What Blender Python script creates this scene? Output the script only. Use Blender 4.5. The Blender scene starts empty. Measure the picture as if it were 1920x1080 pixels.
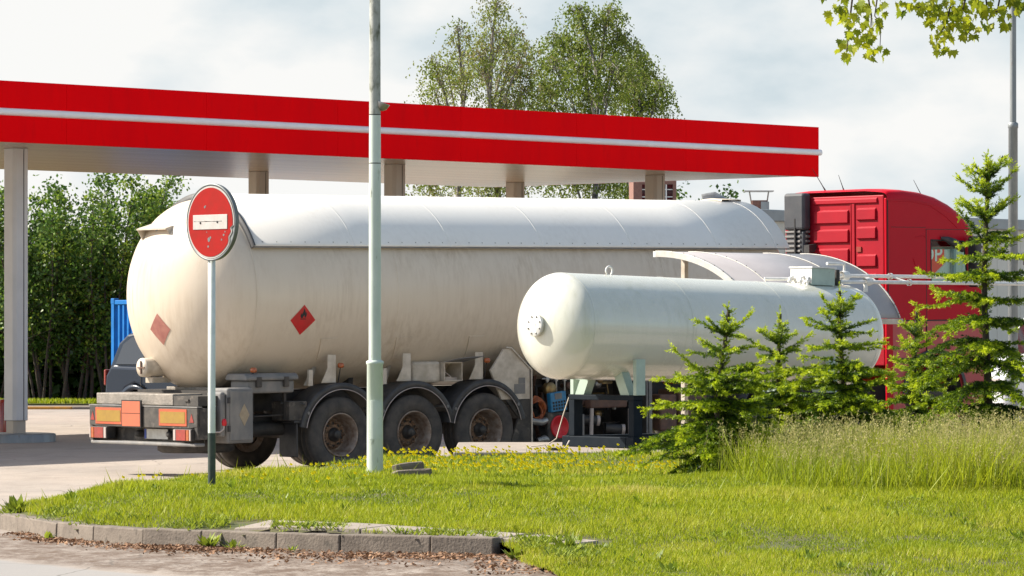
import bpy, bmesh, math, random
import numpy as np
from mathutils import Vector, Matrix, Euler

# ------------------------------------------------------------------ camera, sky, sun, exposure
R = math.radians
F, ZC, YH = 7426.0, 1.9, 620.0          # focal length in photo pixels, eye height, horizon row
scene = bpy.context.scene
cam_d = bpy.data.cameras.new("camera")
cam = bpy.data.objects.new("camera", cam_d)
scene.collection.objects.link(cam)
cam.location = (0, 0, ZC)
cam.rotation_euler = (R(90), 0, 0)
cam_d.sensor_width = 36.0
cam_d.lens = F / 1920 * 36.0
cam_d.shift_y = (YH - 540) / 1920
cam_d.clip_start, cam_d.clip_end = 0.5, 4000
scene.camera = cam

SUN_EL, SUN_AZ = 40.0, (-0.975, 0.20)    # direction towards the sun in plan
w = bpy.data.worlds.new("World")
scene.world = w
w.use_nodes = True
nt = w.node_tree
nt.nodes.clear()
out = nt.nodes.new("ShaderNodeOutputWorld")
bg = nt.nodes.new("ShaderNodeBackground")
bg.inputs[1].default_value = 0.1
sky = nt.nodes.new("ShaderNodeTexSky")
sky.sky_type = 'NISHITA'
sky.sun_disc = False
sky.sun_elevation = R(SUN_EL)
sky.sun_rotation = math.atan2(SUN_AZ[0], SUN_AZ[1])
sky.dust_density = 1.5
tc = nt.nodes.new("ShaderNodeTexCoord")
mp = nt.nodes.new("ShaderNodeMapping")
mp.inputs['Scale'].default_value = (1, 1, 2.0)
mp.inputs['Location'].default_value = (0.31, 0.0, 0.14)
n1 = nt.nodes.new("ShaderNodeTexNoise")
n1.inputs['Scale'].default_value = 11.0
n1.inputs['Detail'].default_value = 7
n1.inputs['Roughness'].default_value = 0.5
cr = nt.nodes.new("ShaderNodeValToRGB")
cr.color_ramp.elements[0].position, cr.color_ramp.elements[0].color = 0.34, (2.55, 3.2, 3.55, 1)
cr.color_ramp.elements[1].position, cr.color_ramp.elements[1].color = 0.56, (4.95, 4.95, 4.85, 1)
e = cr.color_ramp.elements.new(0.45); e.color = (3.85, 4.2, 4.35, 1)
sep = nt.nodes.new("ShaderNodeSeparateXYZ")
el = nt.nodes.new("ShaderNodeMapRange")          # broken cloud: a bright bank near the horizon, thinner overhead
el.inputs['From Min'].default_value, el.inputs['From Max'].default_value = 0.12, 0.55
el.inputs['To Min'].default_value, el.inputs['To Max'].default_value = 1.35, 0.5
n2 = nt.nodes.new("ShaderNodeTexNoise")
n2.inputs['Scale'].default_value = 2.2
n2.inputs['Detail'].default_value = 6
mul = nt.nodes.new("ShaderNodeMath"); mul.operation = 'MULTIPLY_ADD'
mul.inputs[1].default_value = 0.5; mul.inputs[2].default_value = -0.25
addn = nt.nodes.new("ShaderNodeMath"); addn.operation = 'ADD'; addn.use_clamp = True
mix = nt.nodes.new("ShaderNodeMixRGB")
L = nt.links.new
L(tc.outputs['Generated'], mp.inputs[0]); L(mp.outputs[0], n1.inputs['Vector'])
xb = nt.nodes.new("ShaderNodeMath"); xb.operation = 'MULTIPLY_ADD'; xb.inputs[1].default_value = -0.95   # greyer cloud to the right
L(sep.outputs['X'], xb.inputs[0]); L(n1.outputs[0], xb.inputs[2]); L(xb.outputs[0], cr.inputs[0])
L(tc.outputs['Generated'], sep.inputs[0]); L(sep.outputs['Z'], el.inputs['Value'])
L(tc.outputs['Generated'], n2.inputs['Vector']); L(n2.outputs[0], mul.inputs[0])
L(el.outputs[0], addn.inputs[0]); L(mul.outputs[0], addn.inputs[1])
az = nt.nodes.new("ShaderNodeMapRange")          # cloud full ahead, thinned unseen behind the camera to set the fill light
az.inputs['From Min'].default_value, az.inputs['From Max'].default_value = -0.05, 0.6
az.inputs['To Min'].default_value, az.inputs['To Max'].default_value = 0.32, 1.0
mz = nt.nodes.new("ShaderNodeMath"); mz.operation = 'MULTIPLY'
L(sep.outputs['Y'], az.inputs['Value']); L(addn.outputs[0], mz.inputs[0]); L(az.outputs[0], mz.inputs[1])
L(mz.outputs[0], mix.inputs[0]); L(sky.outputs[0], mix.inputs[1]); L(cr.outputs[0], mix.inputs[2])
L(mix.outputs[0], bg.inputs[0]); L(bg.outputs[0], out.inputs[0])

sun_d = bpy.data.lights.new("sun", 'SUN')
sun_d.energy, sun_d.angle, sun_d.color = 5.0, R(0.6), (1.0, 0.93, 0.82)
sun = bpy.data.objects.new("sun", sun_d)
scene.collection.objects.link(sun)
hx, hy = SUN_AZ
hl = math.hypot(hx, hy)
sdir = Vector((hx / hl * math.cos(R(SUN_EL)), hy / hl * math.cos(R(SUN_EL)), math.sin(R(SUN_EL))))
sun.rotation_euler = sdir.to_track_quat('Z', 'Y').to_euler()
sun.location = (-30, 40, 40)
vs = scene.view_settings
scene.display_settings.display_device = 'sRGB'
vs.view_transform, vs.look, vs.exposure, vs.gamma, vs.use_curve_mapping = 'Standard', 'None', 0.95, 1.0, False
scene.cycles.max_bounces = 8
scene.cycles.transparent_max_bounces = 12
scene.cycles.use_denoising = True

C = scene.collection
rng = random.Random(7)
npr = np.random.default_rng(11)

# ------------------------------------------------------------------ helpers
def W(px, py, D):
    """point seen at photo pixel px,py at depth D metres"""
    return Vector(((px - 960) / F * D, D, ZC - (py - YH) / F * D))

def tag(o, label=None, cat=None, group=None, kind=None):
    if label: o['label'] = label
    if cat: o['category'] = cat
    if group: o['group'] = group
    if kind: o['kind'] = kind
    return o

def thing(name, label, cat, loc=(0, 0, 0), rot=(0, 0, 0), group=None):
    o = bpy.data.objects.new(name, None)
    o.empty_display_size = 0.3
    C.objects.link(o)
    o.location = loc
    o.rotation_euler = rot if isinstance(rot, (tuple, list)) else (0, 0, rot)
    return tag(o, label, cat, group)

def empty_part(name, parent, loc=(0, 0, 0), rot=(0, 0, 0)):
    o = bpy.data.objects.new(name, None)
    o.empty_display_size = 0.2
    C.objects.link(o)
    o.parent = parent
    o.location, o.rotation_euler = loc, rot
    return o

def copy_tree(o, parent=None):
    c = o.copy()
    C.objects.link(c)
    c.parent = parent
    for ch in list(o.children):
        copy_tree(ch, c)
    return c

class MB:
    """collects faces, builds one mesh object"""
    def __init__(self, M=None):
        self.v, self.f, self.mi, self.sm = [], [], [], []
        self.M = M
        self.m = 0
    def add(self, verts, faces, smooth=False):
        b = len(self.v)
        for p in verts:
            p = Vector(p)
            self.v.append(tuple(self.M @ p) if self.M is not None else tuple(p))
        for fc in faces:
            self.f.append([b + i for i in fc]); self.mi.append(self.m); self.sm.append(smooth)
        return self
    def box(self, x0, x1, y0, y1, z0, z1):
        if x0 > x1: x0, x1 = x1, x0
        if y0 > y1: y0, y1 = y1, y0
        if z0 > z1: z0, z1 = z1, z0
        v = [(x0,y0,z0),(x1,y0,z0),(x1,y1,z0),(x0,y1,z0),(x0,y0,z1),(x1,y0,z1),(x1,y1,z1),(x0,y1,z1)]
        return self.add(v, [(3,2,1,0),(4,5,6,7),(0,1,5,4),(1,2,6,5),(2,3,7,6),(3,0,4,7)])
    def prism(self, poly, axis, a, b):
        """poly: 2-D points in the two axes other than axis (in xyz order), extruded a..b"""
        n = len(poly)
        def P(p, t):
            if axis == 'x': return (t, p[0], p[1])
            if axis == 'y': return (p[0], t, p[1])
            return (p[0], p[1], t)
        v = [P(p, a) for p in poly] + [P(p, b) for p in poly]
        f = [tuple(range(n)), tuple(range(2*n-1, n-1, -1))]
        f += [(i, i + n, (i+1) % n + n, (i+1) % n) for i in range(n)]
        return self.add(v, f)
    def tube(self, pts, r, n=8, caps=True, smooth=True):
        pts = [Vector(p) for p in pts]
        rs = r if isinstance(r, (list, tuple)) else [r] * len(pts)
        v, f = [], []
        up = Vector((0, 0, 1))
        prev = None
        for i, p in enumerate(pts):
            d = (pts[min(i+1, len(pts)-1)] - pts[max(i-1, 0)])
            d = d.normalized() if d.length > 1e-9 else Vector((0, 0, 1))
            if prev is None:
                a = d.cross(up)
                if a.length < 0.05: a = d.cross(Vector((1, 0, 0)))
            else:
                a = prev - d * prev.dot(d)
                if a.length < 1e-6: a = d.cross(up)
            a.normalize(); prev = a
            b = d.cross(a)
            for k in range(n):
                t = 2 * math.pi * k / n
                v.append(p + (a * math.cos(t) + b * math.sin(t)) * rs[i])
        for i in range(len(pts) - 1):
            for k in range(n):
                f.append((i*n+k, i*n+(k+1) % n, (i+1)*n+(k+1) % n, (i+1)*n+k))
        self.add(v, f, smooth)
        if caps:
            self.add(v[:n], [tuple(range(n-1, -1, -1))]); self.add(v[-n:], [tuple(range(n))])
        return self
    def lathe(self, prof, axis='z', n=32, o=(0, 0, 0), t0=0.0, t1=None, smooth=True):
        """prof: list of (along axis, radius)"""
        full = t1 is None
        k = n if full else n + 1
        v, f = [], []
        for (a, r) in prof:
            for i in range(k):
                t = t0 + (2 * math.pi if full else (t1 - t0)) * i / n
                c, s = r * math.cos(t), r * math.sin(t)
                p = {'x': (a, c, s), 'y': (s, a, c), 'z': (c, s, a)}[axis]
                v.append((p[0]+o[0], p[1]+o[1], p[2]+o[2]))
        for j in range(len(prof) - 1):
            for i in range(n):
                i2 = (i + 1) % k if full else i + 1
                f.append((j*k+i, j*k+i2, (j+1)*k+i2, (j+1)*k+i))
        return self.add(v, f, smooth)
    def cut(self):
        if not hasattr(self, 'cuts'): self.cuts = [(0, 0)]
        self.cuts.append((len(self.v), len(self.f)))
        return self
    def build_parts(self, name, mats, parent=None, **kw):
        """one object per section marked with cut()"""
        cs_ = getattr(self, 'cuts', [(0, 0)])
        if cs_[-1] != (len(self.v), len(self.f)): cs_.append((len(self.v), len(self.f)))
        objs = []
        for (v0, f0), (v1, f1) in zip(cs_[:-1], cs_[1:]):
            q = MB(); q.v = self.v[v0:v1]; q.f = [[i - v0 for i in fc] for fc in self.f[f0:f1]]
            q.mi, q.sm = self.mi[f0:f1], self.sm[f0:f1]
            objs.append(q.build(name, mats, parent, **kw))
        return objs
    def quad(self, a, b, c, d):
        return self.add([a, b, c, d], [(0, 1, 2, 3)])
    def build(self, name, mats, parent=None, loc=None, bevel=0.0, seg=2, solid=0.0, norm=True):
        me = bpy.data.meshes.new(name)
        me.from_pydata(self.v, [], self.f)
        for m in (mats if isinstance(mats, (list, tuple)) else [mats]):
            me.materials.append(m)
        me.polygons.foreach_set('material_index', self.mi)
        me.polygons.foreach_set('use_smooth', self.sm)
        me.update()
        if norm:
            bm = bmesh.new(); bm.from_mesh(me)
            bmesh.ops.recalc_face_normals(bm, faces=bm.faces)
            bm.to_mesh(me); bm.free()
        o = bpy.data.objects.new(name, me)
        C.objects.link(o)
        if parent: o.parent = parent
        if loc is not None: o.location = loc
        if solid:
            s = o.modifiers.new('solid', 'SOLIDIFY'); s.thickness = solid; s.offset = 0
        if bevel:
            bv = o.modifiers.new('bevel', 'BEVEL'); bv.width = bevel; bv.segments = seg; bv.limit_method = 'ANGLE'
            bv.angle_limit = R(40)
            try: bv.harden_normals = False
            except Exception: pass
        return o

def mesh_np(name, V, Fc, mat, tint=None, parent=None, smooth=False):
    """fast mesh from numpy arrays; Fc is (n,k); tint one value per vertex"""
    me = bpy.data.meshes.new(name)
    V = np.ascontiguousarray(V, dtype=np.float32); Fc = np.ascontiguousarray(Fc, dtype=np.int32)
    nf, k = Fc.shape
    me.vertices.add(len(V)); me.vertices.foreach_set('co', V.ravel())
    me.loops.add(nf * k); me.loops.foreach_set('vertex_index', Fc.ravel())
    me.polygons.add(nf)
    me.polygons.foreach_set('loop_start', np.arange(0, nf * k, k, dtype=np.int32))
    me.polygons.foreach_set('loop_total', np.full(nf, k, dtype=np.int32))
    if smooth: me.polygons.foreach_set('use_smooth', np.ones(nf, dtype=bool))
    me.update(calc_edges=True)
    if tint is not None:
        a = me.attributes.new('tint', 'FLOAT', 'POINT')
        a.data.foreach_set('value', np.ascontiguousarray(tint, dtype=np.float32))
    me.materials.append(mat)
    o = bpy.data.objects.new(name, me)
    C.objects.link(o)
    if parent: o.parent = parent
    return o

def cards(P, U, Vw, mid=0.45):
    """leaf-shaped cards: base P, length vector U, half-width vector Vw -> verts, faces"""
    n = len(P)
    V = np.empty((n, 4, 3), dtype=np.float32)
    V[:, 0] = P; V[:, 1] = P + U * mid + Vw; V[:, 2] = P + U; V[:, 3] = P + U * mid - Vw
    return V.reshape(-1, 3), np.arange(n * 4, dtype=np.int32).reshape(n, 4)

def unit(a):
    return a / np.maximum(np.linalg.norm(a, axis=-1, keepdims=True), 1e-9)

def rand_unit(n):
    return unit(npr.normal(size=(n, 3)))

# ------------------------------------------------------------------ materials
def newmat(name):
    m = bpy.data.materials.new(name)
    m.use_nodes = True
    t = m.node_tree
    b = t.nodes['Principled BSDF']
    return m, t, b

def col4(c): return (c[0], c[1], c[2], 1)

def pmat(name, c1, c2=None, scale=4.0, rough=0.5, metal=0.0, bump=0.0, bscale=60.0, coat=0.0, spec=0.5,
         lo=0.35, hi=0.65, c3=None, scale3=20.0, lo3=0.6, hi3=0.75, stretch=(1, 1, 1), rough2=None):
    """paint / concrete / rubber: two noise-mixed colours, optional third for stains, optional bump"""
    m, t, b = newmat(name)
    b.inputs['Roughness'].default_value = rough
    b.inputs['Metallic'].default_value = metal
    b.inputs['Coat Weight'].default_value = coat
    b.inputs['Coat Roughness'].default_value = 0.08
    b.inputs['Specular IOR Level'].default_value = spec
    tcn = t.nodes.new('ShaderNodeTexCoord')
    mpn = t.nodes.new('ShaderNodeMapping'); mpn.inputs['Scale'].default_value = stretch
    t.links.new(tcn.outputs['Object'], mpn.inputs[0])
    b.inputs['Base Color'].default_value = col4(c1)
    last = None
    if c2 is not None:
        n = t.nodes.new('ShaderNodeTexNoise'); n.inputs['Scale'].default_value = scale; n.inputs['Detail'].default_value = 8
        n.inputs['Roughness'].default_value = 0.6
        t.links.new(mpn.outputs[0], n.inputs['Vector'])
        r = t.nodes.new('ShaderNodeMapRange'); r.inputs[1].default_value, r.inputs[2].default_value = lo, hi
        t.links.new(n.outputs[0], r.inputs[0])
        mx = t.nodes.new('ShaderNodeMixRGB'); mx.inputs[1].default_value, mx.inputs[2].default_value = col4(c1), col4(c2)
        t.links.new(r.outputs[0], mx.inputs[0])
        last = mx
        if rough2 is not None:
            rr = t.nodes.new('ShaderNodeMapRange'); rr.inputs[3].default_value, rr.inputs[4].default_value = rough, rough2
            t.links.new(r.outputs[0], rr.inputs[0]); t.links.new(rr.outputs[0], b.inputs['Roughness'])
    if c3 is not None:
        n = t.nodes.new('ShaderNodeTexNoise'); n.inputs['Scale'].default_value = scale3; n.inputs['Detail'].default_value = 6
        t.links.new(mpn.outputs[0], n.inputs['Vector'])
        r = t.nodes.new('ShaderNodeMapRange'); r.inputs[1].default_value, r.inputs[2].default_value = lo3, hi3
        t.links.new(n.outputs[0], r.inputs[0])
        mx = t.nodes.new('ShaderNodeMixRGB'); mx.inputs[2].default_value = col4(c3); mx.inputs[1].default_value = col4(c1)
        if last is not None: t.links.new(last.outputs[0], mx.inputs[1])
        t.links.new(r.outputs[0], mx.inputs[0])
        last = mx
    if last is not None: t.links.new(last.outputs[0], b.inputs['Base Color'])
    if bump:
        n = t.nodes.new('ShaderNodeTexNoise'); n.inputs['Scale'].default_value = bscale; n.inputs['Detail'].default_value = 5
        t.links.new(tcn.outputs['Object'], n.inputs['Vector'])
        bp = t.nodes.new('ShaderNodeBump'); bp.inputs['Strength'].default_value = bump; bp.inputs['Distance'].default_value = 0.02
        t.links.new(n.outputs[0], bp.inputs['Height']); t.links.new(bp.outputs[0], b.inputs['Normal'])
    return m

def leafmat(name, ramp, rough=0.5, trans=0.4, spec=0.3):
    """foliage: colour ramp on the per-leaf tint, partly translucent"""
    m, t, b = newmat(name)
    at = t.nodes.new('ShaderNodeAttribute'); at.attribute_name = 'tint'
    r = t.nodes.new('ShaderNodeValToRGB')
    els = r.color_ramp.elements
    els[0].position, els[0].color = ramp[0][0], col4(ramp[0][1])
    els[1].position, els[1].color = ramp[-1][0], col4(ramp[-1][1])
    for p, c in ramp[1:-1]:
        els.new(p).color = col4(c)
    t.links.new(at.outputs['Fac'], r.inputs[0])
    t.links.new(r.outputs[0], b.inputs['Base Color'])
    b.inputs['Roughness'].default_value = rough
    b.inputs['Specular IOR Level'].default_value = spec
    tr = t.nodes.new('ShaderNodeBsdfTranslucent')
    t.links.new(r.outputs[0], tr.inputs['Color'])
    mx = t.nodes.new('ShaderNodeMixShader'); mx.inputs[0].default_value = trans
    o = t.nodes['Material Output']
    t.links.new(b.outputs[0], mx.inputs[1]); t.links.new(tr.outputs[0], mx.inputs[2]); t.links.new(mx.outputs[0], o.inputs[0])
    return m

def glassmat(name, tint, gloss=0.12):
    m, t, b = newmat(name)
    t.nodes.remove(b)
    o = t.nodes['Material Output']
    tr = t.nodes.new('ShaderNodeBsdfTransparent'); tr.inputs[0].default_value = col4(tint)
    gl = t.nodes.new('ShaderNodeBsdfGlossy'); gl.inputs['Roughness'].default_value = 0.02
    mx = t.nodes.new('ShaderNodeMixShader')
    mx.inputs[0].default_value = 0.05
    t.links.new(tr.outputs[0], mx.inputs[1]); t.links.new(gl.outputs[0], mx.inputs[2])
    t.links.new(mx.outputs[0], o.inputs[0])
    return m

def tankmat(name, base, dirt, streak=0.5, rough=0.3, coat=0.15):
    """painted vessel: faint vertical run-off streaks, blotches and a thin clear gloss"""
    m, t, b = newmat(name)
    tcn = t.nodes.new('ShaderNodeTexCoord')
    mpn = t.nodes.new('ShaderNodeMapping'); mpn.inputs['Scale'].default_value = (14, 14, 0.9)
    t.links.new(tcn.outputs['Object'], mpn.inputs[0])
    n = t.nodes.new('ShaderNodeTexNoise'); n.inputs['Scale'].default_value = 1.0; n.inputs['Detail'].default_value = 9
    n.inputs['Roughness'].default_value = 0.65
    t.links.new(mpn.outputs[0], n.inputs['Vector'])
    n2_ = t.nodes.new('ShaderNodeTexNoise'); n2_.inputs['Scale'].default_value = 1.1; n2_.inputs['Detail'].default_value = 6
    t.links.new(tcn.outputs['Object'], n2_.inputs['Vector'])
    ml = t.nodes.new('ShaderNodeMath'); ml.operation = 'MULTIPLY'
    r1 = t.nodes.new('ShaderNodeMapRange'); r1.inputs[1].default_value, r1.inputs[2].default_value = 0.42, 0.75
    r2 = t.nodes.new('ShaderNodeMapRange'); r2.inputs[1].default_value, r2.inputs[2].default_value = 0.35, 0.7
    t.links.new(n.outputs[0], r1.inputs[0]); t.links.new(n2_.outputs[0], r2.inputs[0])
    t.links.new(r1.outputs[0], ml.inputs[0]); t.links.new(r2.outputs[0], ml.inputs[1])
    m2 = t.nodes.new('ShaderNodeMath'); m2.operation = 'MULTIPLY'; m2.inputs[1].default_value = streak; m2.use_clamp = True
    t.links.new(ml.outputs[0], m2.inputs[0])
    mx = t.nodes.new('ShaderNodeMixRGB'); mx.inputs[1].default_value, mx.inputs[2].default_value = col4(base), col4(dirt)
    t.links.new(m2.outputs[0], mx.inputs[0]); t.links.new(mx.outputs[0], b.inputs['Base Color'])
    b.inputs['Roughness'].default_value = rough
    rr = t.nodes.new('ShaderNodeMapRange'); rr.inputs[3].default_value, rr.inputs[4].default_value = rough, min(1, rough + 0.35)
    t.links.new(m2.outputs[0], rr.inputs[0]); t.links.new(rr.outputs[0], b.inputs['Roughness'])
    b.inputs['Coat Weight'].default_value = coat
    b.inputs['Coat Roughness'].default_value = 0.15
    b.inputs['Coat IOR'].default_value = 1.5 if coat < .5 else 1.65
    nb = t.nodes.new('ShaderNodeTexNoise'); nb.inputs['Scale'].default_value = 2.5
    t.links.new(tcn.outputs['Object'], nb.inputs['Vector'])
    bp = t.nodes.new('ShaderNodeBump'); bp.inputs['Strength'].default_value = 0.06; bp.inputs['Distance'].default_value = 0.03
    t.links.new(nb.outputs[0], bp.inputs['Height']); t.links.new(bp.outputs[0], b.inputs['Normal'])
    return m

M = {}
M['tank_cream'] = tankmat('tank_cream', (0.63, 0.535, 0.42), (0.38, 0.28, 0.18), 0.75, 0.38)
M['shield_white'] = tankmat('shield_white', (0.80, 0.765, 0.70), (0.58, 0.53, 0.46), 0.4, 0.38)
M['tank_white'] = tankmat('tank_white', (0.68, 0.67, 0.575), (0.38, 0.38, 0.25), 0.7, 0.24, 0.9)
M['white_paint'] = pmat('white_paint', (0.76, 0.75, 0.72), (0.62, 0.6, 0.56), 9, 0.4, c3=(0.35, 0.28, 0.2), lo3=0.66, hi3=0.8)
M['cream_paint'] = pmat('cream_paint', (0.6, 0.53, 0.44), (0.42, 0.36, 0.28), 7, 0.5)
M['rubber'] = pmat('rubber', (0.045, 0.042, 0.040), (0.095, 0.083, 0.072), 6, 0.8, bump=0.15, bscale=40)
M['rim_steel'] = pmat('rim_steel', (0.36, 0.30, 0.25), (0.20, 0.13, 0.09), 12, 0.5, 0.3, bump=0.1)
M['hub_rust'] = pmat('hub_rust', (0.30, 0.19, 0.12), (0.07, 0.045, 0.03), 22, 0.75, 0.2, bump=0.4, bscale=50)
M['hub_dark'] = pmat('hub_dark', (0.025, 0.023, 0.022), (0.05, 0.045, 0.04), 15, 0.5)
M['black_plastic'] = pmat('black_plastic', (0.020, 0.021, 0.024), (0.055, 0.052, 0.05), 5, 0.5, bump=0.06)
M['chassis'] = pmat('chassis', (0.02, 0.019, 0.018), (0.05, 0.042, 0.036), 6, 0.7)
M['dusty_black'] = pmat('dusty_black', (0.032, 0.030, 0.028), (0.085, 0.074, 0.062), 5, 0.75, bump=0.1, c3=(0.2, 0.17, 0.14), scale3=9, lo3=0.58, hi3=0.8)
M['intake_grey'] = pmat('intake_grey', (0.045, 0.05, 0.058), (0.07, 0.073, 0.078), 4, 0.5)
M['dusty_grey'] = pmat('dusty_grey', (0.15, 0.15, 0.15), (0.24, 0.225, 0.205), 5, 0.7, stretch=(1, 1, 0.5))
M['checker_plate'] = pmat('checker_plate', (0.2, 0.18, 0.155), (0.3, 0.265, 0.225), 8, 0.6, 0.2, bump=0.5, bscale=45)
M['orange_refl'] = pmat('orange_refl', (0.50, 0.105, 0.04), (0.40, 0.085, 0.038), 8, 0.45)
M['orange_plate'] = pmat('orange_plate', (0.50, 0.13, 0.06), (0.42, 0.115, 0.06), 8, 0.5)
M['yellow_refl'] = pmat('yellow_refl', (0.33, 0.20, 0.03), (0.28, 0.165, 0.03), 10, 0.45)
M['plate_white'] = pmat('plate_white', (0.6, 0.58, 0.52), (0.45, 0.42, 0.36), 10, 0.5)
M['plate_blue'] = pmat('plate_blue', (0.03, 0.06, 0.28), None, rough=0.5)
M['lamp_red'] = pmat('lamp_red', (0.33, 0.03, 0.02), (0.22, 0.03, 0.02), 12, 0.2, coat=0.6)
M['lamp_amber'] = pmat('lamp_amber', (0.42, 0.10, 0.02), (0.3, 0.07, 0.015), 25, 0.2, coat=0.6)
M['lamp_white'] = pmat('lamp_white', (0.42, 0.36, 0.33), None, rough=0.25, coat=0.5)
M['placard_red'] = pmat('placard_red', (0.55, 0.012, 0.014), (0.42, 0.015, 0.012), 7, 0.4)
M['placard_faded'] = pmat('placard_faded', (0.30, 0.105, 0.085), (0.38, 0.16, 0.12), 8, 0.6)
M['ink_black'] = pmat('ink_black', (0.012, 0.012, 0.012), None, rough=0.6)
M['diamond_tan'] = pmat('diamond_tan', (0.38, 0.31, 0.21), (0.28, 0.22, 0.15), 10, 0.6)
M['bright_red'] = pmat('bright_red', (0.6, 0.012, 0.02), None, rough=0.4)
M['blue_meter'] = pmat('blue_meter', (0.03, 0.22, 0.42), (0.02, 0.16, 0.32), 20, 0.4)
M['brass'] = pmat('brass', (0.36, 0.25, 0.1), (0.2, 0.13, 0.07), 15, 0.4, 0.7)
M['steel'] = pmat('steel', (0.42, 0.41, 0.39), (0.25, 0.24, 0.22), 8, 0.4, 0.7)
M['hose_orange'] = pmat('hose_orange', (0.4, 0.11, 0.03), (0.25, 0.07, 0.03), 20, 0.6)
M['rust_brown'] = pmat('rust_brown', (0.17, 0.085, 0.055), (0.1, 0.06, 0.045), 9, 0.7)
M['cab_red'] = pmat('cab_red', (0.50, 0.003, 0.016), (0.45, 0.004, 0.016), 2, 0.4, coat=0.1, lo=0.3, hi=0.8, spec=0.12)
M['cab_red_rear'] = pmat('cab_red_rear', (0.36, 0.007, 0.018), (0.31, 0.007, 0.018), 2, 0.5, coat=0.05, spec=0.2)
M['stop_red'] = pmat('stop_red', (0.75, 0.05, 0.02), None, rough=0.5)
M['cab_red_reflect'] = pmat('cab_red_reflect', (0.50, 0.07, 0.065), (0.43, 0.045, 0.045), 3, 0.42, coat=0.15)  # paler red: reflection of the sunlit yard put into the base colour
M['canopy_red'] = pmat('canopy_red', (0.93, 0.001, 0.004), (0.84, 0.001, 0.005), 0.8, 0.6, c3=(0.76, 0.003, 0.006), scale3=3.5, lo3=0.55, hi3=0.85, stretch=(1.5, 1, 0.4))
M['canopy_red'].node_tree.nodes['Principled BSDF'].inputs['Specular IOR Level'].default_value = 0.03
M['stripe_white'] = pmat('stripe_white', (0.86, 0.85, 0.84), (0.8, 0.78, 0.77), 3, 0.35)
M['column_beige'] = pmat('column_beige', (0.46, 0.40, 0.32), (0.42, 0.36, 0.29), 2, 0.4)
M['column_grey'] = pmat('column_grey', (0.66, 0.65, 0.63), (0.6, 0.59, 0.57), 2, 0.4)
M['concrete'] = pmat('concrete', (0.20, 0.165, 0.132), (0.135, 0.11, 0.088), 5, 0.9, bump=0.35, bscale=45, c3=(0.09, 0.075, 0.06), scale3=14, lo3=0.58, hi3=0.75)
M['slab'] = pmat('slab', (0.34, 0.29, 0.245), (0.26, 0.22, 0.185), 3, 0.9, bump=0.25, bscale=50, c3=(0.2, 0.17, 0.14), scale3=8, lo3=0.6, hi3=0.72)
M['kerb_yellow'] = pmat('kerb_yellow', (0.5, 0.24, 0.02), (0.35, 0.18, 0.05), 8, 0.8)
M['galv'] = pmat('galv', (0.28, 0.30, 0.30), (0.2, 0.215, 0.22), 6, 0.5, 0.4, stretch=(1, 1, 0.3), c3=(0.2, 0.1, 0.05), scale3=9, lo3=0.68, hi3=0.8)
M['post_paint'] = pmat('post_paint', (0.62, 0.68, 0.62), (0.5, 0.57, 0.5), 6, 0.4, stretch=(1, 1, 0.35), c3=(0.2, 0.22, 0.17), scale3=16, lo3=0.64, hi3=0.76)
M['post_old'] = pmat('post_old', (0.42, 0.43, 0.40), (0.3, 0.31, 0.27), 9, 0.7, c3=(0.12, 0.13, 0.09), scale3=16, lo3=0.52, hi3=0.68, bump=0.2, bscale=30, stretch=(1, 1, 0.5))
M['sign_red'] = pmat('sign_red', (0.35, 0.007, 0.005), (0.29, 0.010, 0.006), 9, 0.55, c3=(0.34, 0.12, 0.08), scale3=30, lo3=0.72, hi3=0.78, spec=0.15)
M['sign_white'] = pmat('sign_white', (0.50, 0.47, 0.44), (0.42, 0.39, 0.36), 12, 0.5)
M['sign_grey'] = pmat('sign_grey', (0.2, 0.22, 0.22), (0.14, 0.15, 0.15), 10, 0.5, 0.3)
M['post_white'] = pmat('post_white', (0.72, 0.75, 0.70), (0.6, 0.64, 0.58), 8, 0.45)
M['post_green'] = pmat('post_green', (0.016, 0.040, 0.034), (0.05, 0.06, 0.05), 14, 0.5)
M['navy_steel'] = pmat('navy_steel', (0.008, 0.013, 0.019), (0.013, 0.018, 0.024), 7, 0.6, spec=0.1)
M['mint_paint'] = pmat('mint_paint', (0.42, 0.52, 0.44), (0.36, 0.45, 0.38), 7, 0.45, c3=(0.25, 0.2, 0.13), lo3=0.68, hi3=0.8)
M['mint_box'] = pmat('mint_box', (0.40, 0.50, 0.44), (0.33, 0.42, 0.37), 8, 0.5, c3=(0.1, 0.1, 0.08), scale3=9, lo3=0.66, hi3=0.72)
M['rib_pale'] = pmat('rib_pale', (0.55, 0.53, 0.49), (0.45, 0.43, 0.39), 6, 0.5)
M['poly_grey'] = pmat('poly_grey', (0.36, 0.34, 0.345), (0.32, 0.30, 0.305), 2, 0.4)
M['container_blue'] = pmat('container_blue', (0.010, 0.17, 0.50), (0.010, 0.13, 0.38), 4, 0.6, spec=0.2)
M['car_paint'] = pmat('car_paint', (0.016, 0.026, 0.045), None, rough=0.25, coat=0.3, spec=0.2)
M['car_glass'] = pmat('car_glass', (0.012, 0.016, 0.02), None, rough=0.06, coat=0.9)
M['car_grey'] = pmat('car_grey', (0.16, 0.165, 0.18), (0.13, 0.13, 0.14), 4, 0.5)
M['wall_beige'] = pmat('wall_beige', (0.64, 0.62, 0.54), (0.60, 0.58, 0.50), 2, 0.5)
M['trim_grey'] = pmat('trim_grey', (0.33, 0.36, 0.36), (0.28, 0.3, 0.3), 3, 0.5)
M['brick'] = pmat('brick', (0.24, 0.12, 0.09), (0.18, 0.09, 0.07), 18, 0.85, bump=0.3)
M['van_white'] = pmat('van_white', (0.78, 0.78, 0.79), None, rough=0.3, coat=0.4)
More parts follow.
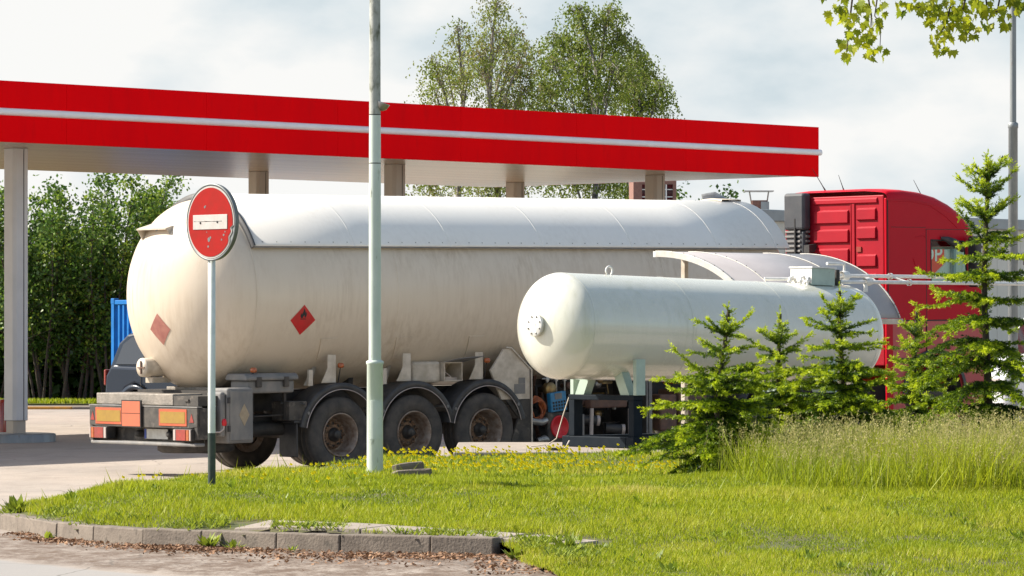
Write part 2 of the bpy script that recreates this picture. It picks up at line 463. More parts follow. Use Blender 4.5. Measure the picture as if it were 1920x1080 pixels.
M['soil'] = pmat('soil', (0.055, 0.07, 0.015), (0.10, 0.085, 0.035), 2.5, 0.95, bump=0.5, bscale=12)
M['bark'] = pmat('bark', (0.09, 0.07, 0.05), (0.045, 0.036, 0.028), 10, 0.9, bump=0.5, stretch=(1, 1, 0.3))
M['bark_birch'] = pmat('bark_birch', (0.32, 0.29, 0.25), (0.05, 0.045, 0.04), 5, 0.85, stretch=(1, 1, 2.0))
M['litter'] = leafmat('litter', [(0, (0.10, 0.05, 0.03)), (0.5, (0.22, 0.115, 0.06)), (1, (0.36, 0.22, 0.13))], 0.8, 0.1)
M['cab_glass'] = glassmat('cab_glass', (0.80, 0.95, 0.89))
M['grass'] = leafmat('grass', [(0, (0.11, 0.17, 0.010)), (0.35, (0.25, 0.32, 0.012)), (0.7, (0.40, 0.43, 0.02)), (1, (0.50, 0.44, 0.12))], 0.55, 0.45)
M['seed'] = leafmat('seed', [(0, (0.17, 0.23, 0.02)), (0.5, (0.32, 0.32, 0.085)), (1, (0.50, 0.42, 0.20))], 0.6, 0.4)
M['dandelion'] = leafmat('dandelion', [(0, (0.12, 0.2, 0.02)), (0.45, (0.16, 0.22, 0.02)), (0.5, (0.70, 0.62, 0.01)), (1, (0.85, 0.76, 0.02))], 0.6, 0.3)
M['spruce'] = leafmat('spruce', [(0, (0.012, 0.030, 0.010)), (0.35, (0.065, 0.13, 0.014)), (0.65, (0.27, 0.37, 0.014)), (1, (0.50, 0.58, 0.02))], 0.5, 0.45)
M['birch_leaf'] = leafmat('birch_leaf', [(0, (0.08, 0.13, 0.018)), (0.5, (0.18, 0.235, 0.03)), (0.8, (0.23, 0.245, 0.06)), (1, (0.21, 0.165, 0.085))], 0.45, 0.5)
M['bush_leaf'] = leafmat('bush_leaf', [(0, (0.02, 0.048, 0.012)), (0.5, (0.07, 0.145, 0.022)), (0.8, (0.16, 0.25, 0.03)), (1, (0.27, 0.34, 0.04))], 0.4, 0.45, 0.4)
M['maple_leaf'] = leafmat('maple_leaf', [(0, (0.05, 0.09, 0.012)), (0.5, (0.22, 0.28, 0.015)), (1, (0.40, 0.42, 0.02))], 0.45, 0.5)
M['weed_dark'] = leafmat('weed_dark', [(0, (0.12, 0.18, 0.015)), (1, (0.26, 0.34, 0.02))], 0.5, 0.4)
M['weed'] = leafmat('weed', [(0, (0.11, 0.16, 0.015)), (1, (0.34, 0.40, 0.04))], 0.5, 0.4)
# ------------------------------------------------------------------ the ground
TYAW = 40.0
TF = (math.cos(R(TYAW)), math.sin(R(TYAW)))
TL = (-TF[1], TF[0])
TO = Vector((-2.117, 55.935, -0.035))      # trailer origin: ground under the middle axle
PITCH = 0.0104

def zlot(x, y):
    x = np.asarray(x, float); y = np.asarray(y, float)
    s = np.clip((x - TO.x) * TF[0] + (y - TO.y) * TF[1], -8, 14)
    far = TO.z + PITCH * s
    k = np.clip((y - 30.5) / 20.0, 0, 1)
    return 0.13 * (1 - k) + far * k

# kerb line in plan (outer face), from the round nose along the road
KERB = [(-2.9, 44.9), (-3.4, 43.4), (-4.1, 41.2), (-4.6, 39.4), (-4.95, 38.2), (-4.98, 37.5), (-4.77, 36.85), (-4.4, 35.75), (-3.85, 34.2), (-3.14, 33.25), (-2.62, 32.85), (-2.19, 32.45), (-1.4, 31.9), (-0.85, 31.62), (-0.15, 31.33)]
SLABF = [(-0.72, 48.3), (9.5, 48.3)]
LAWN = [(-0.72, 48.45), (-1.6, 47.0)] + KERB + [(0.12, 30.4), (0.05, 29.6), (0.28, 28.6), (0.5, 26.5), (14, 26.5), (14, 54), (9.6, 54), (9.6, 48.45)]

def inside(px, py, poly):
    px, py = np.asarray(px), np.asarray(py)
    r = np.zeros(px.shape, bool)
    n = len(poly)
    for i in range(n):
        x1, y1 = poly[i]; x2, y2 = poly[(i + 1) % n]
        c = ((y1 > py) != (y2 > py)) & (px < (x2 - x1) * (py - y1) / (y2 - y1 + 1e-12) + x1)
        r ^= c
    return r

def seg_dist(px, py, pts):
    d = np.full(np.shape(px), 1e9)
    for (x1, y1), (x2, y2) in zip(pts[:-1], pts[1:]):
        vx, vy = x2 - x1, y2 - y1
        t = np.clip(((px - x1) * vx + (py - y1) * vy) / (vx * vx + vy * vy), 0, 1)
        d = np.minimum(d, np.hypot(px - x1 - t * vx, py - y1 - t * vy))
    return d

def zlawn(x, y):
    x = np.asarray(x, float); y = np.asarray(y, float)
    z = np.interp(y, [26, 28.6, 30.4, 32, 33, 36, 40, 43, 46, 48.3, 54], [.12, .145, .19, .245, .285, .42, .44, .33, .34, .385, .39])
    if x.size: z = np.minimum(z, zlot(x, y) + 0.118 + 0.22 * seg_dist(x, y, KERB))
    z = z + 0.015 * np.sin(x * 1.7 + y * 0.9) + 0.012 * np.sin(x * 0.6 - y * 1.3)
    return z

xs = np.unique(np.concatenate([np.linspace(-700, -40, 12), np.linspace(-40, -12, 15), np.linspace(-12, 12, 61), np.linspace(12, 40, 15), np.linspace(40, 700, 12)]))
ys = np.unique(np.concatenate([np.linspace(-60, 20, 9), np.linspace(20, 60, 81), np.linspace(60, 110, 26), np.linspace(110, 1400, 14)]))
gx, gy = np.meshgrid(xs, ys)
gz = zlot(gx, gy)
nx, ny = len(xs), len(ys)
idx = np.arange(nx * ny).reshape(ny, nx)
faces = np.stack([idx[:-1, :-1], idx[:-1, 1:], idx[1:, 1:], idx[1:, :-1]], -1).reshape(-1, 4)

def groundmat():
    m, t, b = newmat('pavement')
    N, K = t.nodes.new, t.links.new
    tcn = N('ShaderNodeTexCoord')
    def noise(scale, det=8, rough=0.6, sc=(1, 1, 1)):
        mpn = N('ShaderNodeMapping'); mpn.inputs['Scale'].default_value = sc
        K(tcn.outputs['Object'], mpn.inputs[0])
        n = N('ShaderNodeTexNoise'); n.inputs['Scale'].default_value = scale; n.inputs['Detail'].default_value = det
        n.inputs['Roughness'].default_value = rough
        K(mpn.outputs[0], n.inputs['Vector'])
        return n.outputs[0]
    def rng_(src, a, b_, c=0, d=1):
        r = N('ShaderNodeMapRange'); r.inputs[1].default_value, r.inputs[2].default_value = a, b_
        r.inputs[3].default_value, r.inputs[4].default_value = c, d
        K(src, r.inputs[0]); return r.outputs[0]
    def mixc(f, a, b_):
        x = N('ShaderNodeMixRGB')
        K(f, x.inputs[0])
        if isinstance(a, tuple): x.inputs[1].default_value = col4(a)
        else: K(a, x.inputs[1])
        if isinstance(b_, tuple): x.inputs[2].default_value = col4(b_)
        else: K(b_, x.inputs[2])
        return x.outputs[0]
    def mth(op, a, b_):
        x = N('ShaderNodeMath'); x.operation = op; x.use_clamp = True
        for i, s in enumerate((a, b_)):
            if isinstance(s, (int, float)): x.inputs[i].default_value = s
            else: K(s, x.inputs[i])
        return x.outputs[0]
    c = mixc(rng_(noise(0.35, 6), 0.35, 0.65), (0.36, 0.305, 0.255), (0.29, 0.25, 0.215))
    c = mixc(rng_(noise(1.5, 8, 0.7, (1, 0.5, 1)), 0.5, 0.75), c, (0.235, 0.20, 0.17))
    c = mixc(rng_(noise(40, 4, .6, (1, .4, 1)), 0.62, 0.72), c, (0.17, 0.15, 0.135))
    c = mixc(rng_(noise(55, 3, .6, (1, .4, 1)), 0.64, 0.70), c, (0.46, 0.42, 0.37))
    sp = N('ShaderNodeSeparateXYZ'); K(tcn.outputs['Object'], sp.inputs[0])
    # brown dirt washed against the foot of the kerb
    wob = mth('MULTIPLY', noise(0.8, 6), 1.0)
    yy = N('ShaderNodeMath'); yy.operation = 'MULTIPLY_ADD'; K(wob, yy.inputs[0]); yy.inputs[1].default_value = 1.2; K(sp.outputs['Y'], yy.inputs[2])
    xx = N('ShaderNodeMath'); xx.operation = 'MULTIPLY_ADD'; K(sp.outputs['X'], xx.inputs[0]); xx.inputs[1].default_value = 1.33; K(yy.outputs[0], xx.inputs[2])
    near = rng_(xx.outputs[0], 25.75, 26.4)
    off = rng_(sp.outputs['Y'], 37.0, 35.0)
    ax = rng_(sp.outputs['X'], -6.0, -4.5, 0.5, 1.0)
    d1 = mth('MULTIPLY', mth('MULTIPLY', near, off), ax)
    tex = rng_(noise(4, 12, 0.8, (1.0, 0.45, 1)), 0.36, 0.56)
    dirt = mth('MULTIPLY', d1, mth('MULTIPLY', tex, 1.0))
    c = mixc(dirt, c, (0.115, 0.074, 0.048))
    grit = mth('MULTIPLY', d1, rng_(noise(26, 5, 0.7, (1, 0.35, 1)), 0.56, 0.66))
    c = mixc(mth('MULTIPLY', grit, 0.8), c, (0.075, 0.052, 0.038))
    # paler worn carriageway edge nearest the camera
    pale = rng_(xx.outputs[0], 25.95, 25.7)
    c = mixc(mth('MULTIPLY', pale, 0.8), c, (0.26, 0.25, 0.24))
    # cracks
    vo = N('ShaderNodeTexVoronoi'); vo.feature = 'DISTANCE_TO_EDGE'; vo.inputs['Scale'].default_value = 0.35
    wv = N('ShaderNodeMixRGB'); wv.blend_type = 'ADD'; wv.inputs[0].default_value = 0.35
    nn = N('ShaderNodeTexNoise'); nn.inputs['Scale'].default_value = 1.3; K(tcn.outputs['Object'], nn.inputs['Vector'])
    K(tcn.outputs['Object'], wv.inputs[1]); K(nn.outputs['Color'], wv.inputs[2]); K(wv.outputs[0], vo.inputs['Vector'])
    c = mixc(rng_(vo.outputs[0], 0.005, 0.002, 0, 0.5), c, (0.07, 0.06, 0.05))
    K(c, b.inputs['Base Color'])
    b.inputs['Roughness'].default_value = 0.88
    bp = N('ShaderNodeBump'); bp.inputs['Strength'].default_value = 0.35; bp.inputs['Distance'].default_value = 0.01
    K(noise(55, 5), bp.inputs['Height']); K(bp.outputs[0], b.inputs['Normal'])
    return m
pav = mesh_np('pavement', np.stack([gx.ravel(), gy.ravel(), gz.ravel()], -1), faces, groundmat(), smooth=True)
tag(pav, 'worn beige asphalt of the station yard and road', kind='structure')

# lawn soil: triangulated polygon with inner points on a grid
bm = bmesh.new()
gx2, gy2 = np.meshgrid(np.arange(-5.1, 14.01, 0.12), np.arange(26.5, 54.01, 0.15))
gi = np.arange(gx2.size).reshape(gx2.shape)
ins = inside(gx2, gy2, LAWN)
Vs = np.stack([gx2.ravel(), gy2.ravel(), (zlawn(gx2, gy2) - 0.01 + 0.01 * np.sin(gx2 * 9) * np.sin(gy2 * 7)).ravel()], -1)
fq = np.stack([gi[:-1, :-1], gi[:-1, 1:], gi[1:, 1:], gi[1:, :-1]], -1).reshape(-1, 4)
ok = ins.ravel()[fq].all(1)
lawn_soil = mesh_np('lawn_soil', Vs, fq[ok], M['soil'], smooth=True)
tag(lawn_soil, 'soil and thatch of the grassed island', kind='structure')
bm.free()

# kerb stones: one structure, each stone a bevelled block with a joint
kb = MB()
def kerb_block(p, q, zt, zb, wd=0.2, jit=0.0, lean=0.0):
    p, q = Vector((p[0], p[1], 0)), Vector((q[0], q[1], 0))
    d = (q - p).normalized(); nrm = Vector((-d.y, d.x, 0))    # inward
    g = 0.005
    a, b = p + d * g, q - d * g
    o1, o2 = rng.uniform(-jit, jit), rng.uniform(-jit, jit)
    a = a + nrm * o1; b = b + nrm * o2
    t1, t2 = zt + rng.uniform(-jit, jit) * .5 + lean, zt + rng.uniform(-jit, jit) * .5
    zb1, zb2 = zb, zb
    v = [(*a.xy, zb1), (*b.xy, zb2), (*(b + nrm * wd).xy, zb2), (*(a + nrm * wd).xy, zb1),
         (*(a + nrm * .015).xy, t1), (*(b + nrm * .015).xy, t2), (*(b + nrm * wd).xy, t2), (*(a + nrm * wd).xy, t1)]
    kb.add(v, [(3, 2, 1, 0), (4, 5, 6, 7), (0, 1, 5, 4), (1, 2, 6, 5), (2, 3, 7, 6), (3, 0, 4, 7)])
def resample(pts, step, jitter=0.0):
    out_, acc = [Vector(pts[0])], 0.0
    pts = [Vector(p) for p in pts]
    i, pos, cur = 0, 0.0, Vector(pts[0])
    tgt = step * (1 + rng.uniform(-jitter, jitter))
    for i in range(len(pts) - 1):
        a, b = pts[i], pts[i + 1]
        L_ = (b - a).length
        t = 0.0
        while acc + (L_ - t) >= tgt:
            t += tgt - acc; acc = 0.0
            out_.append(a + (b - a) * (t / L_))
            tgt = step * (1 + rng.uniform(-jitter, jitter))
        acc += L_ - t
    out_.append(pts[-1])
    return out_
kp = resample(KERB[5:], 0.85, 0.25)
if (kp[-1] - kp[-2]).length < 0.25: kp.pop(-2)
for a, b in zip(kp[:-1], kp[1:]):
    mx_, my_ = (a.x + b.x) / 2, (a.y + b.y) / 2
    zt = float(zlot(mx_, my_)) + 0.145
    kerb_block(a, b, zt, zt - 0.3, 0.17, 0.007)
kp = resample(KERB[:6], 0.9)
for a, b in zip(kp[:-1], kp[1:]):
    zt = float(zlot((a.x + b.x) / 2, (a.y + b.y) / 2)) + 0.15
    kerb_block(a, b, zt, zt - 0.3, 0.15, 0.004)
kerb = kb.build('kerb', M['concrete'], bevel=0.012, seg=2)
tag(kerb, 'weathered concrete kerb stones round the grassed island', kind='structure')

# thin paving flags just behind the kerb
pb = MB()
flag_path = [(-2.3, 32.72), (-1.35, 32.12), (-0.8, 31.84), (-0.1, 31.55), (0.42, 31.2)]
fp = resample(flag_path, 0.42)
for i, (a, b) in enumerate(zip(fp[:-1], fp[1:])):
    d = (b - a).normalized(); n_ = Vector((-d.y, d.x))
    wdt = 0.5
    a2, b2 = a + d * .008, b - d * .008
    zz = rng.uniform(-.006, .008)
    p4 = [a2, b2, b2 + n_ * wdt, a2 + n_ * wdt]
    zo = [float(zlawn(p.x, p.y)) + .016 + zz for p in p4]
    v = [(p.x, p.y, h - 0.06) for p, h in zip(p4, zo)] + [(p.x, p.y, h) for p, h in zip(p4, zo)]
    pb.add(v, [(3, 2, 1, 0), (4, 5, 6, 7), (0, 1, 5, 4), (1, 2, 6, 5), (2, 3, 7, 6), (3, 0, 4, 7)])
pv = pb.build('paving_path', M['slab'], bevel=0.008)
tag(pv, 'strip of pale paving flags behind the kerb', kind='structure')

# raised concrete apron under the gas tank
sb = MB()
sb.box(-0.72, 4.4, 48.3, 52.6, -0.1, 0.42)
sb.box(4.41, 9.4, 48.3, 52.6, -0.1, 0.415)
sl = sb.build('concrete_apron', M['slab'], bevel=0.02)
tag(sl, 'raised concrete apron carrying the gas tank', kind='structure')

# far kerb by the thicket
fk = MB()
for i in range(9):
    x0 = -22 + i * 1.5
    fk.m = 1 if x0 in (-11.5, -13.0, -14.5) else 0
    fk.box(x0 + .012, x0 + 1.488, 90, 90.25, -0.1, 0.17)
fk.m = 0
fk.box(-22, -8.5, 90.25, 92.0, -0.1, 0.165)
fko = fk.build('far_kerb', [M['concrete'], M['kerb_yellow']], bevel=0.02)
tag(fko, 'pale kerb and path edge below the thicket', kind='structure')
vb = MB()
vb.box(-40, 2, 92.0, 135, -0.1, 0.2)
tag(vb.build('verge', M['soil']), 'ground below the thicket', kind='structure')

# ------------------------------------------------------------------ grass
def lownoise(x, y, s, seed):
    r = np.random.default_rng(seed)
    v = np.zeros(np.shape(x))
    for k in range(5):
        a = r.uniform(0, 2 * np.pi); f = s * (1.0 + 0.9 * k); p = r.uniform(0, 6.28)
        v += np.sin((x * np.cos(a) + y * np.sin(a)) * f + p) / (1 + 0.5 * k)
    return v / 2.2

def in_view(x, y, m=0.4):
    return np.abs(x) < y * 0.1293 + m

def grow(name, n, ylo, yhi, hmin, hmax, wid, keep=None, matn='grass', tb=(0.25, 0.7)):
    y = np.sqrt(npr.uniform(ylo ** 1.0, yhi ** 1.0, n) ** 2)
    x = npr.uniform(-1, 1, n) * (y * 0.1293 + 1.0)
    k = inside(x, y, LAWN) & (seg_dist(x, y, KERB) > 0.17 + 0.05 * lownoise(x, y, 5, 77))
    dflag = seg_dist(x, y - 0.33, flag_path)
    k &= (dflag > 0.36 + 0.1 * lownoise(x, y, 6, 3)) | (npr.random(n) < 0.05)
    if keep is not None: k &= keep(x, y)
    else: k &= ~((y < 32) & (x > -.2) & (lownoise(x, y, 3.2, 61) + .5 * lownoise(x, y, 9, 62) > .55) & (npr.random(n) < .75))
    x, y = x[k], y[k]
    n = len(x)
    z = zlawn(x, y)
    pn = lownoise(x, y, 2.2, 5); pn2 = lownoise(x, y, 0.8, 9)
    h = npr.uniform(hmin, hmax, n) * np.clip(1 + 0.45 * pn + 0.4 * pn2, 0.35, 2.2)
    a = npr.uniform(0, 2 * np.pi, n); lean = npr.uniform(0.1, 0.9, n)
    U = np.stack([np.cos(a) * lean * h, np.sin(a) * lean * h, h], -1)
    b = npr.uniform(0, 2 * np.pi, n)
    ww = wid * npr.uniform(0.6, 1.4, n)
    Vw = np.stack([np.cos(b) * ww, np.sin(b) * ww, np.zeros(n)], -1)
    V, Fq = cards(np.stack([x, y, z - 0.01], -1), U, Vw, 0.35)
    t = np.clip(npr.uniform(tb[0], tb[1], n) + 0.13 * pn + 0.16 * pn2 + (npr.random(n) < 0.05) * 0.3, 0, 1)
    dry = (lownoise(x, y, 1.3, 21) > 0.75) | ((y < 30.3) & (npr.random(n) < 0.35))
    t = np.where(dry, np.clip(t + 0.22, 0, 1), t)
    return V, Fq, np.repeat(t, 4), (x, y, z)

Vs_, Fs_, Ts_ = [], [], []
off = 0
for args in ((190000, 27.5, 34, .025, .065, .0034), (150000, 34, 40, .03, .07, .0045), (110000, 40, 53, .03, .07, .006), (2200, 29, 47, .07, .17, .005)):
    V, Fq, T, _ = grow('g', *args)
    Vs_.append(V); Fs_.append(Fq + off); Ts_.append(T); off += len(V)
lawn = mesh_np('lawn_grass', np.concatenate(Vs_), np.concatenate(Fs_), M['grass'], np.concatenate(Ts_))
tag(lawn, 'short sunlit yellow-green lawn grass on the island', 'grass', kind='stuff')

# tall seeding meadow grass on the right
def tall_keep(x, y):
    px = 960 + x / y * F
    front = np.interp(px, [1270, 1330, 1400, 1470, 1600, 1760, 1930, 2100], [41.5, 40.0, 38.6, 37.4, 36.6, 36.2, 36.0, 36.0]) + 0.25 * lownoise(x, y, 4, 2)
    dens = np.interp(px, [1270, 1400, 1520], [0.15, 0.55, 1.0])
    front = front + npr.normal(0, .38, len(x))
    dens = dens * np.clip(.72 + .55 * lownoise(x, y, 3.1, 91), .12, 1)
    return (y > front) & (px > 1270) & (y < 43.5) & (npr.random(len(x)) < dens)
Vs_, Fs_, Ts_ = [], [], []
off = 0
V, Fq, T, pos = grow('t', 150000, 35.5, 43.5, .16, .44, .0048, tall_keep, tb=(0.3, 0.62))
Vs_.append(V); Fs_.append(Fq); Ts_.append(T); off += len(V)
tall_leaf = (np.concatenate(Vs_), np.concatenate(Fs_), np.concatenate(Ts_))
n = 13000
y = npr.uniform(35.8, 43.5, n); x = npr.uniform(1.4, 7.0, n)
k = tall_keep(x, y); x, y = x[k], y[k]; n = len(x)
z = zlawn(x, y)
h = npr.uniform(.26, .66, n) * np.clip(1 + .12 * lownoise(x, y, 1.7, 8), .7, 1.25) * np.interp(960 + x / y * F, [1270, 1500, 1700], [.78, .95, 1.02])
a = npr.uniform(0, 6.28, n); ln = npr.uniform(0, .16, n)
U = np.stack([np.cos(a) * ln * h + .03 * h, np.sin(a) * ln * h, h], -1)
b = npr.uniform(0, 6.28, n)
V, Fq = cards(np.stack([x, y, z], -1), U, np.stack([np.cos(b) * .0028, np.sin(b) * .0028, np.zeros(n)], -1), 0.3)
TV, TFc, TT = [V], [Fq], [np.repeat(npr.uniform(0.15, 0.5, n), 4)]
off = len(V)
tips = np.stack([x, y, z], -1) + U
reps = 9
f = npr.uniform(0.0, 0.30, (n, reps))
Pp = tips[:, None, :] - U[:, None, :] * f[..., None]
sp_ = 0.007 + 0.075 * f
Pp = Pp + npr.normal(size=(n, reps, 3)) * sp_[..., None] * np.array([.35, .35, .12])
Pp = Pp.reshape(-1, 3); m_ = len(Pp)
d = unit(npr.normal(size=(m_, 3)) * np.array([.6, .6, .4]) + np.array([0, 0, .8])) * npr.uniform(.020, .038, (m_, 1))
V, Fq = cards(Pp, d, rand_unit(m_) * npr.uniform(.0035, .0062, (m_, 1)), 0.5)
TV.append(V); TFc.append(Fq + off); TT.append(np.repeat(npr.uniform(0.45, 1.0, m_), 4))
meadow = thing('meadow_grass', 'tall seeding meadow grass standing before the spruces', 'grass', (0, 0, 0))
meadow['kind'] = 'stuff'
o = mesh_np('blades', *tall_leaf[:2], M['grass'], tall_leaf[2], meadow); o['kind'] = 'stuff'
o = mesh_np('seed_heads', np.concatenate(TV), np.concatenate(TFc), M['seed'], np.concatenate(TT), meadow); o['kind'] = 'stuff'

# dandelions: yellow heads on short stems
def dandelions():
    n = 5200
    y = npr.uniform(38, 48.2, n); x = npr.uniform(-5, 2.4, n)
    px = 960 + x / y * F; py = YH + (ZC - .43) / y * F
    w_ = np.interp(px, [300, 560, 760, 1000, 1200, 1330], [.02, .05, .55, .8, .45, .05]) * np.interp(y, [38, 40, 43, 48], [.03, .12, .7, 1.0])
    k = inside(x, y, LAWN) & (npr.random(n) < w_ * (0.6 + .5 * lownoise(x, y, 2, 4)))
    x, y = x[k], y[k]; n = len(x)
    extra = npr.uniform(0, 1, (26, 2)); ex = -3.6 + extra[:, 0] * 2.2; ey = 36.5 + extra[:, 1] * 2.4
    x, y = np.concatenate([x, ex]), np.concatenate([y, ey]); n = len(x)
    z = zlawn(x, y); h = npr.uniform(.07, .13, n)
    Vv, Ff, Tt = [], [], []
    V, Fq = cards(np.stack([x, y, z], -1), np.stack([npr.normal(0, .01, n), npr.normal(0, .01, n), h], -1), np.tile([[.003, 0, 0]], (n, 1)))
    Vv.append(V); Ff.append(Fq); Tt.append(np.full(len(V), .2)); o_ = len(V)
    for q in range(4):
        aa = q * np.pi / 4 + npr.uniform(0, .4, n)
        r_ = npr.uniform(.015, .024, n)
        dirv = np.stack([np.cos(aa) * r_, np.sin(aa) * r_, np.full(n, .004) * (q % 2)], -1)
        base = np.stack([x, y, z + h + .002 * q], -1)
        V, Fq = cards(base - dirv, dirv * 2, np.stack([-np.sin(aa) * r_ * .7, np.cos(aa) * r_ * .7, np.full(n, .012)], -1), .5)
        Vv.append(V); Ff.append(Fq + o_); Tt.append(np.repeat(npr.uniform(.55, 1, n), 4)); o_ += len(V)
    o = mesh_np('dandelions', np.concatenate(Vv), np.concatenate(Ff), M['dandelion'], np.concatenate(Tt))
    tag(o, 'yellow dandelion heads scattered over the short lawn', 'flowers', kind='stuff')
dandelions()

# leaf litter along the kerb foot
n = 11500
t = npr.random(n)
kx = np.array([p[0] for p in KERB[7:]]); ky = np.array([p[1] for p in KERB[7:]])
tt = t * (len(kx) - 1)
x = np.interp(tt, np.arange(len(kx)), kx); y = np.interp(tt, np.arange(len(ky)), ky)
dd = np.abs(npr.normal(0, 1, n)) * np.interp(t, [0, .35, .6, 1], [.14, .32, .55, .8])
x = x + npr.normal(0, .1, n) - dd * .25; y = y - .02 - dd * 1.0
px_ok = npr.random(n) < np.clip(0.5 + 0.6 * lownoise(x, y, 3, 14), .1, 1)
x, y = x[px_ok], y[px_ok]
xe = npr.uniform(-.3, .35, 700); ye = npr.uniform(28.6, 31.2, 700)
x, y = np.concatenate([x, xe]), np.concatenate([y, ye]); n = len(x)
z = zlot(x, y) + npr.uniform(.004, .02, n)
a = npr.uniform(0, 6.28, n); l_ = npr.uniform(.012, .05, n)
U = np.stack([np.cos(a) * l_, np.sin(a) * l_, npr.normal(0, .008, n)], -1)
Vw = np.stack([-np.sin(a) * l_ * .25, np.cos(a) * l_ * .25, npr.normal(0, .006, n)], -1)
V, Fq = cards(np.stack([x, y, z], -1), U, Vw, .5)
lit = mesh_np('leaf_litter', V, Fq, M['litter'], np.repeat(npr.random(n), 4))
tag(lit, 'brown leaf litter drifted along the kerb foot', 'leaf litter', kind='stuff')

# ragged low weeds along both lawn edges
def edge_weeds():
    n = 9000
    path = KERB[4:] + [(0.1, 30.6), (0.1, 29.6), (0.35, 28.4)]
    kx = np.array([p[0] for p in path]); ky = np.array([p[1] for p in path])
    tt = npr.random(n) * (len(kx) - 1)
    x = np.interp(tt, np.arange(len(kx)), kx); y = np.interp(tt, np.arange(len(ky)), ky)
    x = x + npr.normal(0.14, .10, n); y = y + .2 + npr.normal(0.12, .14, n)
    keep = lownoise(x, y, 5, 31) > 0.15
    keep &= inside(x, y, LAWN)
    x, y = x[keep], y[keep]; n = len(x)
    z = np.maximum(zlawn(x, y), zlot(x, y) + .13)
    a = npr.uniform(0, 6.28, n); h = npr.uniform(.02, .08, n)
    U = np.stack([np.cos(a) * h * .9, np.sin(a) * h * .9, h * .8], -1)
    Vw = np.stack([-np.sin(a), np.cos(a), np.zeros(n)], -1) * npr.uniform(.005, .012, (n, 1))
    V, Fq = cards(np.stack([x, y, z], -1), U, Vw, .55)
    o = mesh_np('low_weeds', V, Fq, M['weed'], np.repeat(npr.random(n), 4))
    tag(o, 'low ragged weeds creeping over the lawn edge', 'weeds', kind='stuff')
edge_weeds()
def lawn_weeds():
    nc = 170
    cy = npr.uniform(28, 45, nc); cx = npr.uniform(-1, 1, nc) * (cy * .1293 + .3)
    k = inside(cx, cy, LAWN) & ((cx < 1.5) | (cy < 35.5)); cx, cy = cx[k], cy[k]
    per = 16; x = np.repeat(cx, per); y = np.repeat(cy, per); n = len(x)
    sz = np.repeat(npr.uniform(.05, .11, len(cx)), per); tn = np.repeat(npr.uniform(0, .7, len(cx)), per)
    x = x + npr.normal(0, .035, n); y = y + npr.normal(0, .05, n)
    a = npr.uniform(0, 6.28, n); e_ = npr.uniform(.35, 1.2, n)
    U = np.stack([np.cos(a) * np.cos(e_), np.sin(a) * np.cos(e_), np.sin(e_)], -1) * (sz * npr.uniform(.6, 1.1, n))[:, None]
    Vw = np.stack([-np.sin(a), np.cos(a), np.zeros(n)], -1) * (sz * .13)[:, None]
    V, Fq = cards(np.stack([x, y, zlawn(x, y)], -1), U, Vw, .55)
    o = mesh_np('lawn_weeds', V, Fq, M['weed_dark'], np.repeat(np.clip(tn + npr.normal(0, .1, n), 0, 1), 4))
    tag(o, 'darker broad-leaved weeds dotted through the lawn', 'weeds', kind='stuff')
lawn_weeds()

def weed_plant(x, y, z, n, size, label):
    root = thing('weed_plant', label, 'weed', (x, y, z))
    a = npr.uniform(0, 6.28, n); e_ = npr.uniform(.3, 1.3, n); l_ = npr.uniform(.5, 1, n) * size
    d = np.stack([np.cos(a) * np.cos(e_), np.sin(a) * np.cos(e_), np.sin(e_)], -1) * l_[:, None]
    w_ = np.stack([-np.sin(a), np.cos(a), np.zeros(n)], -1) * (l_ * npr.uniform(.12, .22, n))[:, None]
    V, Fq = cards(npr.normal(0, size * .12, (n, 3)) * [1, 1, .2], d, w_, .6)
    mesh_np('leaves', V, Fq, M['weed'], np.repeat(npr.random(n), 4), root)
    mb = MB()
    for i in range(4):
        q = d[i] * 1.1
        mb.tube([(0, 0, -.02), tuple(q * .5), tuple(q)], [.004, .003, .001], 5)
    mb.build('stem', M['post_green'], root)
def kz(x, y): return float(zlot(x, y))
weed_plant(-2.50, 32.62, kz(-2.5, 32.6), 46, .17, 'bright leafy weed growing from the kerb foot, largest of the kerb weeds')
weed_plant(-2.28, 32.40, kz(-2.3, 32.4), 30, .13, 'straggly low weed beside the largest kerb weed')
weed_plant(-1.78, 32.02, kz(-1.8, 32.0), 9, .10, 'tiny two-leaved weed at the kerb foot in brown litter')
weed_plant(-4.02, 34.35, kz(-4.0, 34.3), 16, .12, 'small upright weed against the curved kerb near the nose')
weed_plant(-4.62, 37.0, kz(-4.7, 37) + .14, 60, .2, 'broad-leaved green weed on top of the kerb nose')
weed_plant(0.02, 30.62, kz(0, 30.6), 26, .14, 'ragged green weed by the broken kerb end')
weed_plant(0.42, 30.05, float(zlawn(.42, 30.05)), 60, .2, 'bushy bright green weed clump at the bare dirt edge')
# ------------------------------------------------------------------ fuel station canopy
CY = math.atan2(15.0, 14.6)
can = thing('station_canopy', 'long flat fuel station canopy with red fascia and one white stripe', 'canopy', (-8.4, 65.0, 0.0), CY)
CL0, CL1, CD, CZ0, CZ1 = -11.0, 20.93, 9.3, 5.005, 6.01
seams = [CL0]
while seams[-1] + 3.1 < CL1: seams.append(seams[-1] + 3.1)
seams.append(CL1)
mb = MB()
for a, b in zip(seams[:-1], seams[1:]):
    for (z0, z1) in ((CZ0, 5.44), (5.56, CZ1)):
        mb.box(a + .0015, b - .0015, 0, .12, z0, z1)
        mb.box(a + .004, b - .004, CD - .12, CD, max(z0, CZ0 + .03), z1)
mb.box(CL0 + .01, CL1 - .01, .03, .1, 5.441, 5.559); mb.box(CL0 + .01, CL1 - .01, CD - .1, CD - .03, 5.441, 5.559)
for z0, z1 in ((CZ0, 5.44), (5.56, CZ1)):
    mb.box(CL1 - .12, CL1, .124, CD - .124, max(z0, CZ0 + .025), z1); mb.box(CL0, CL0 + .12, .124, CD - .124, z0, z1)
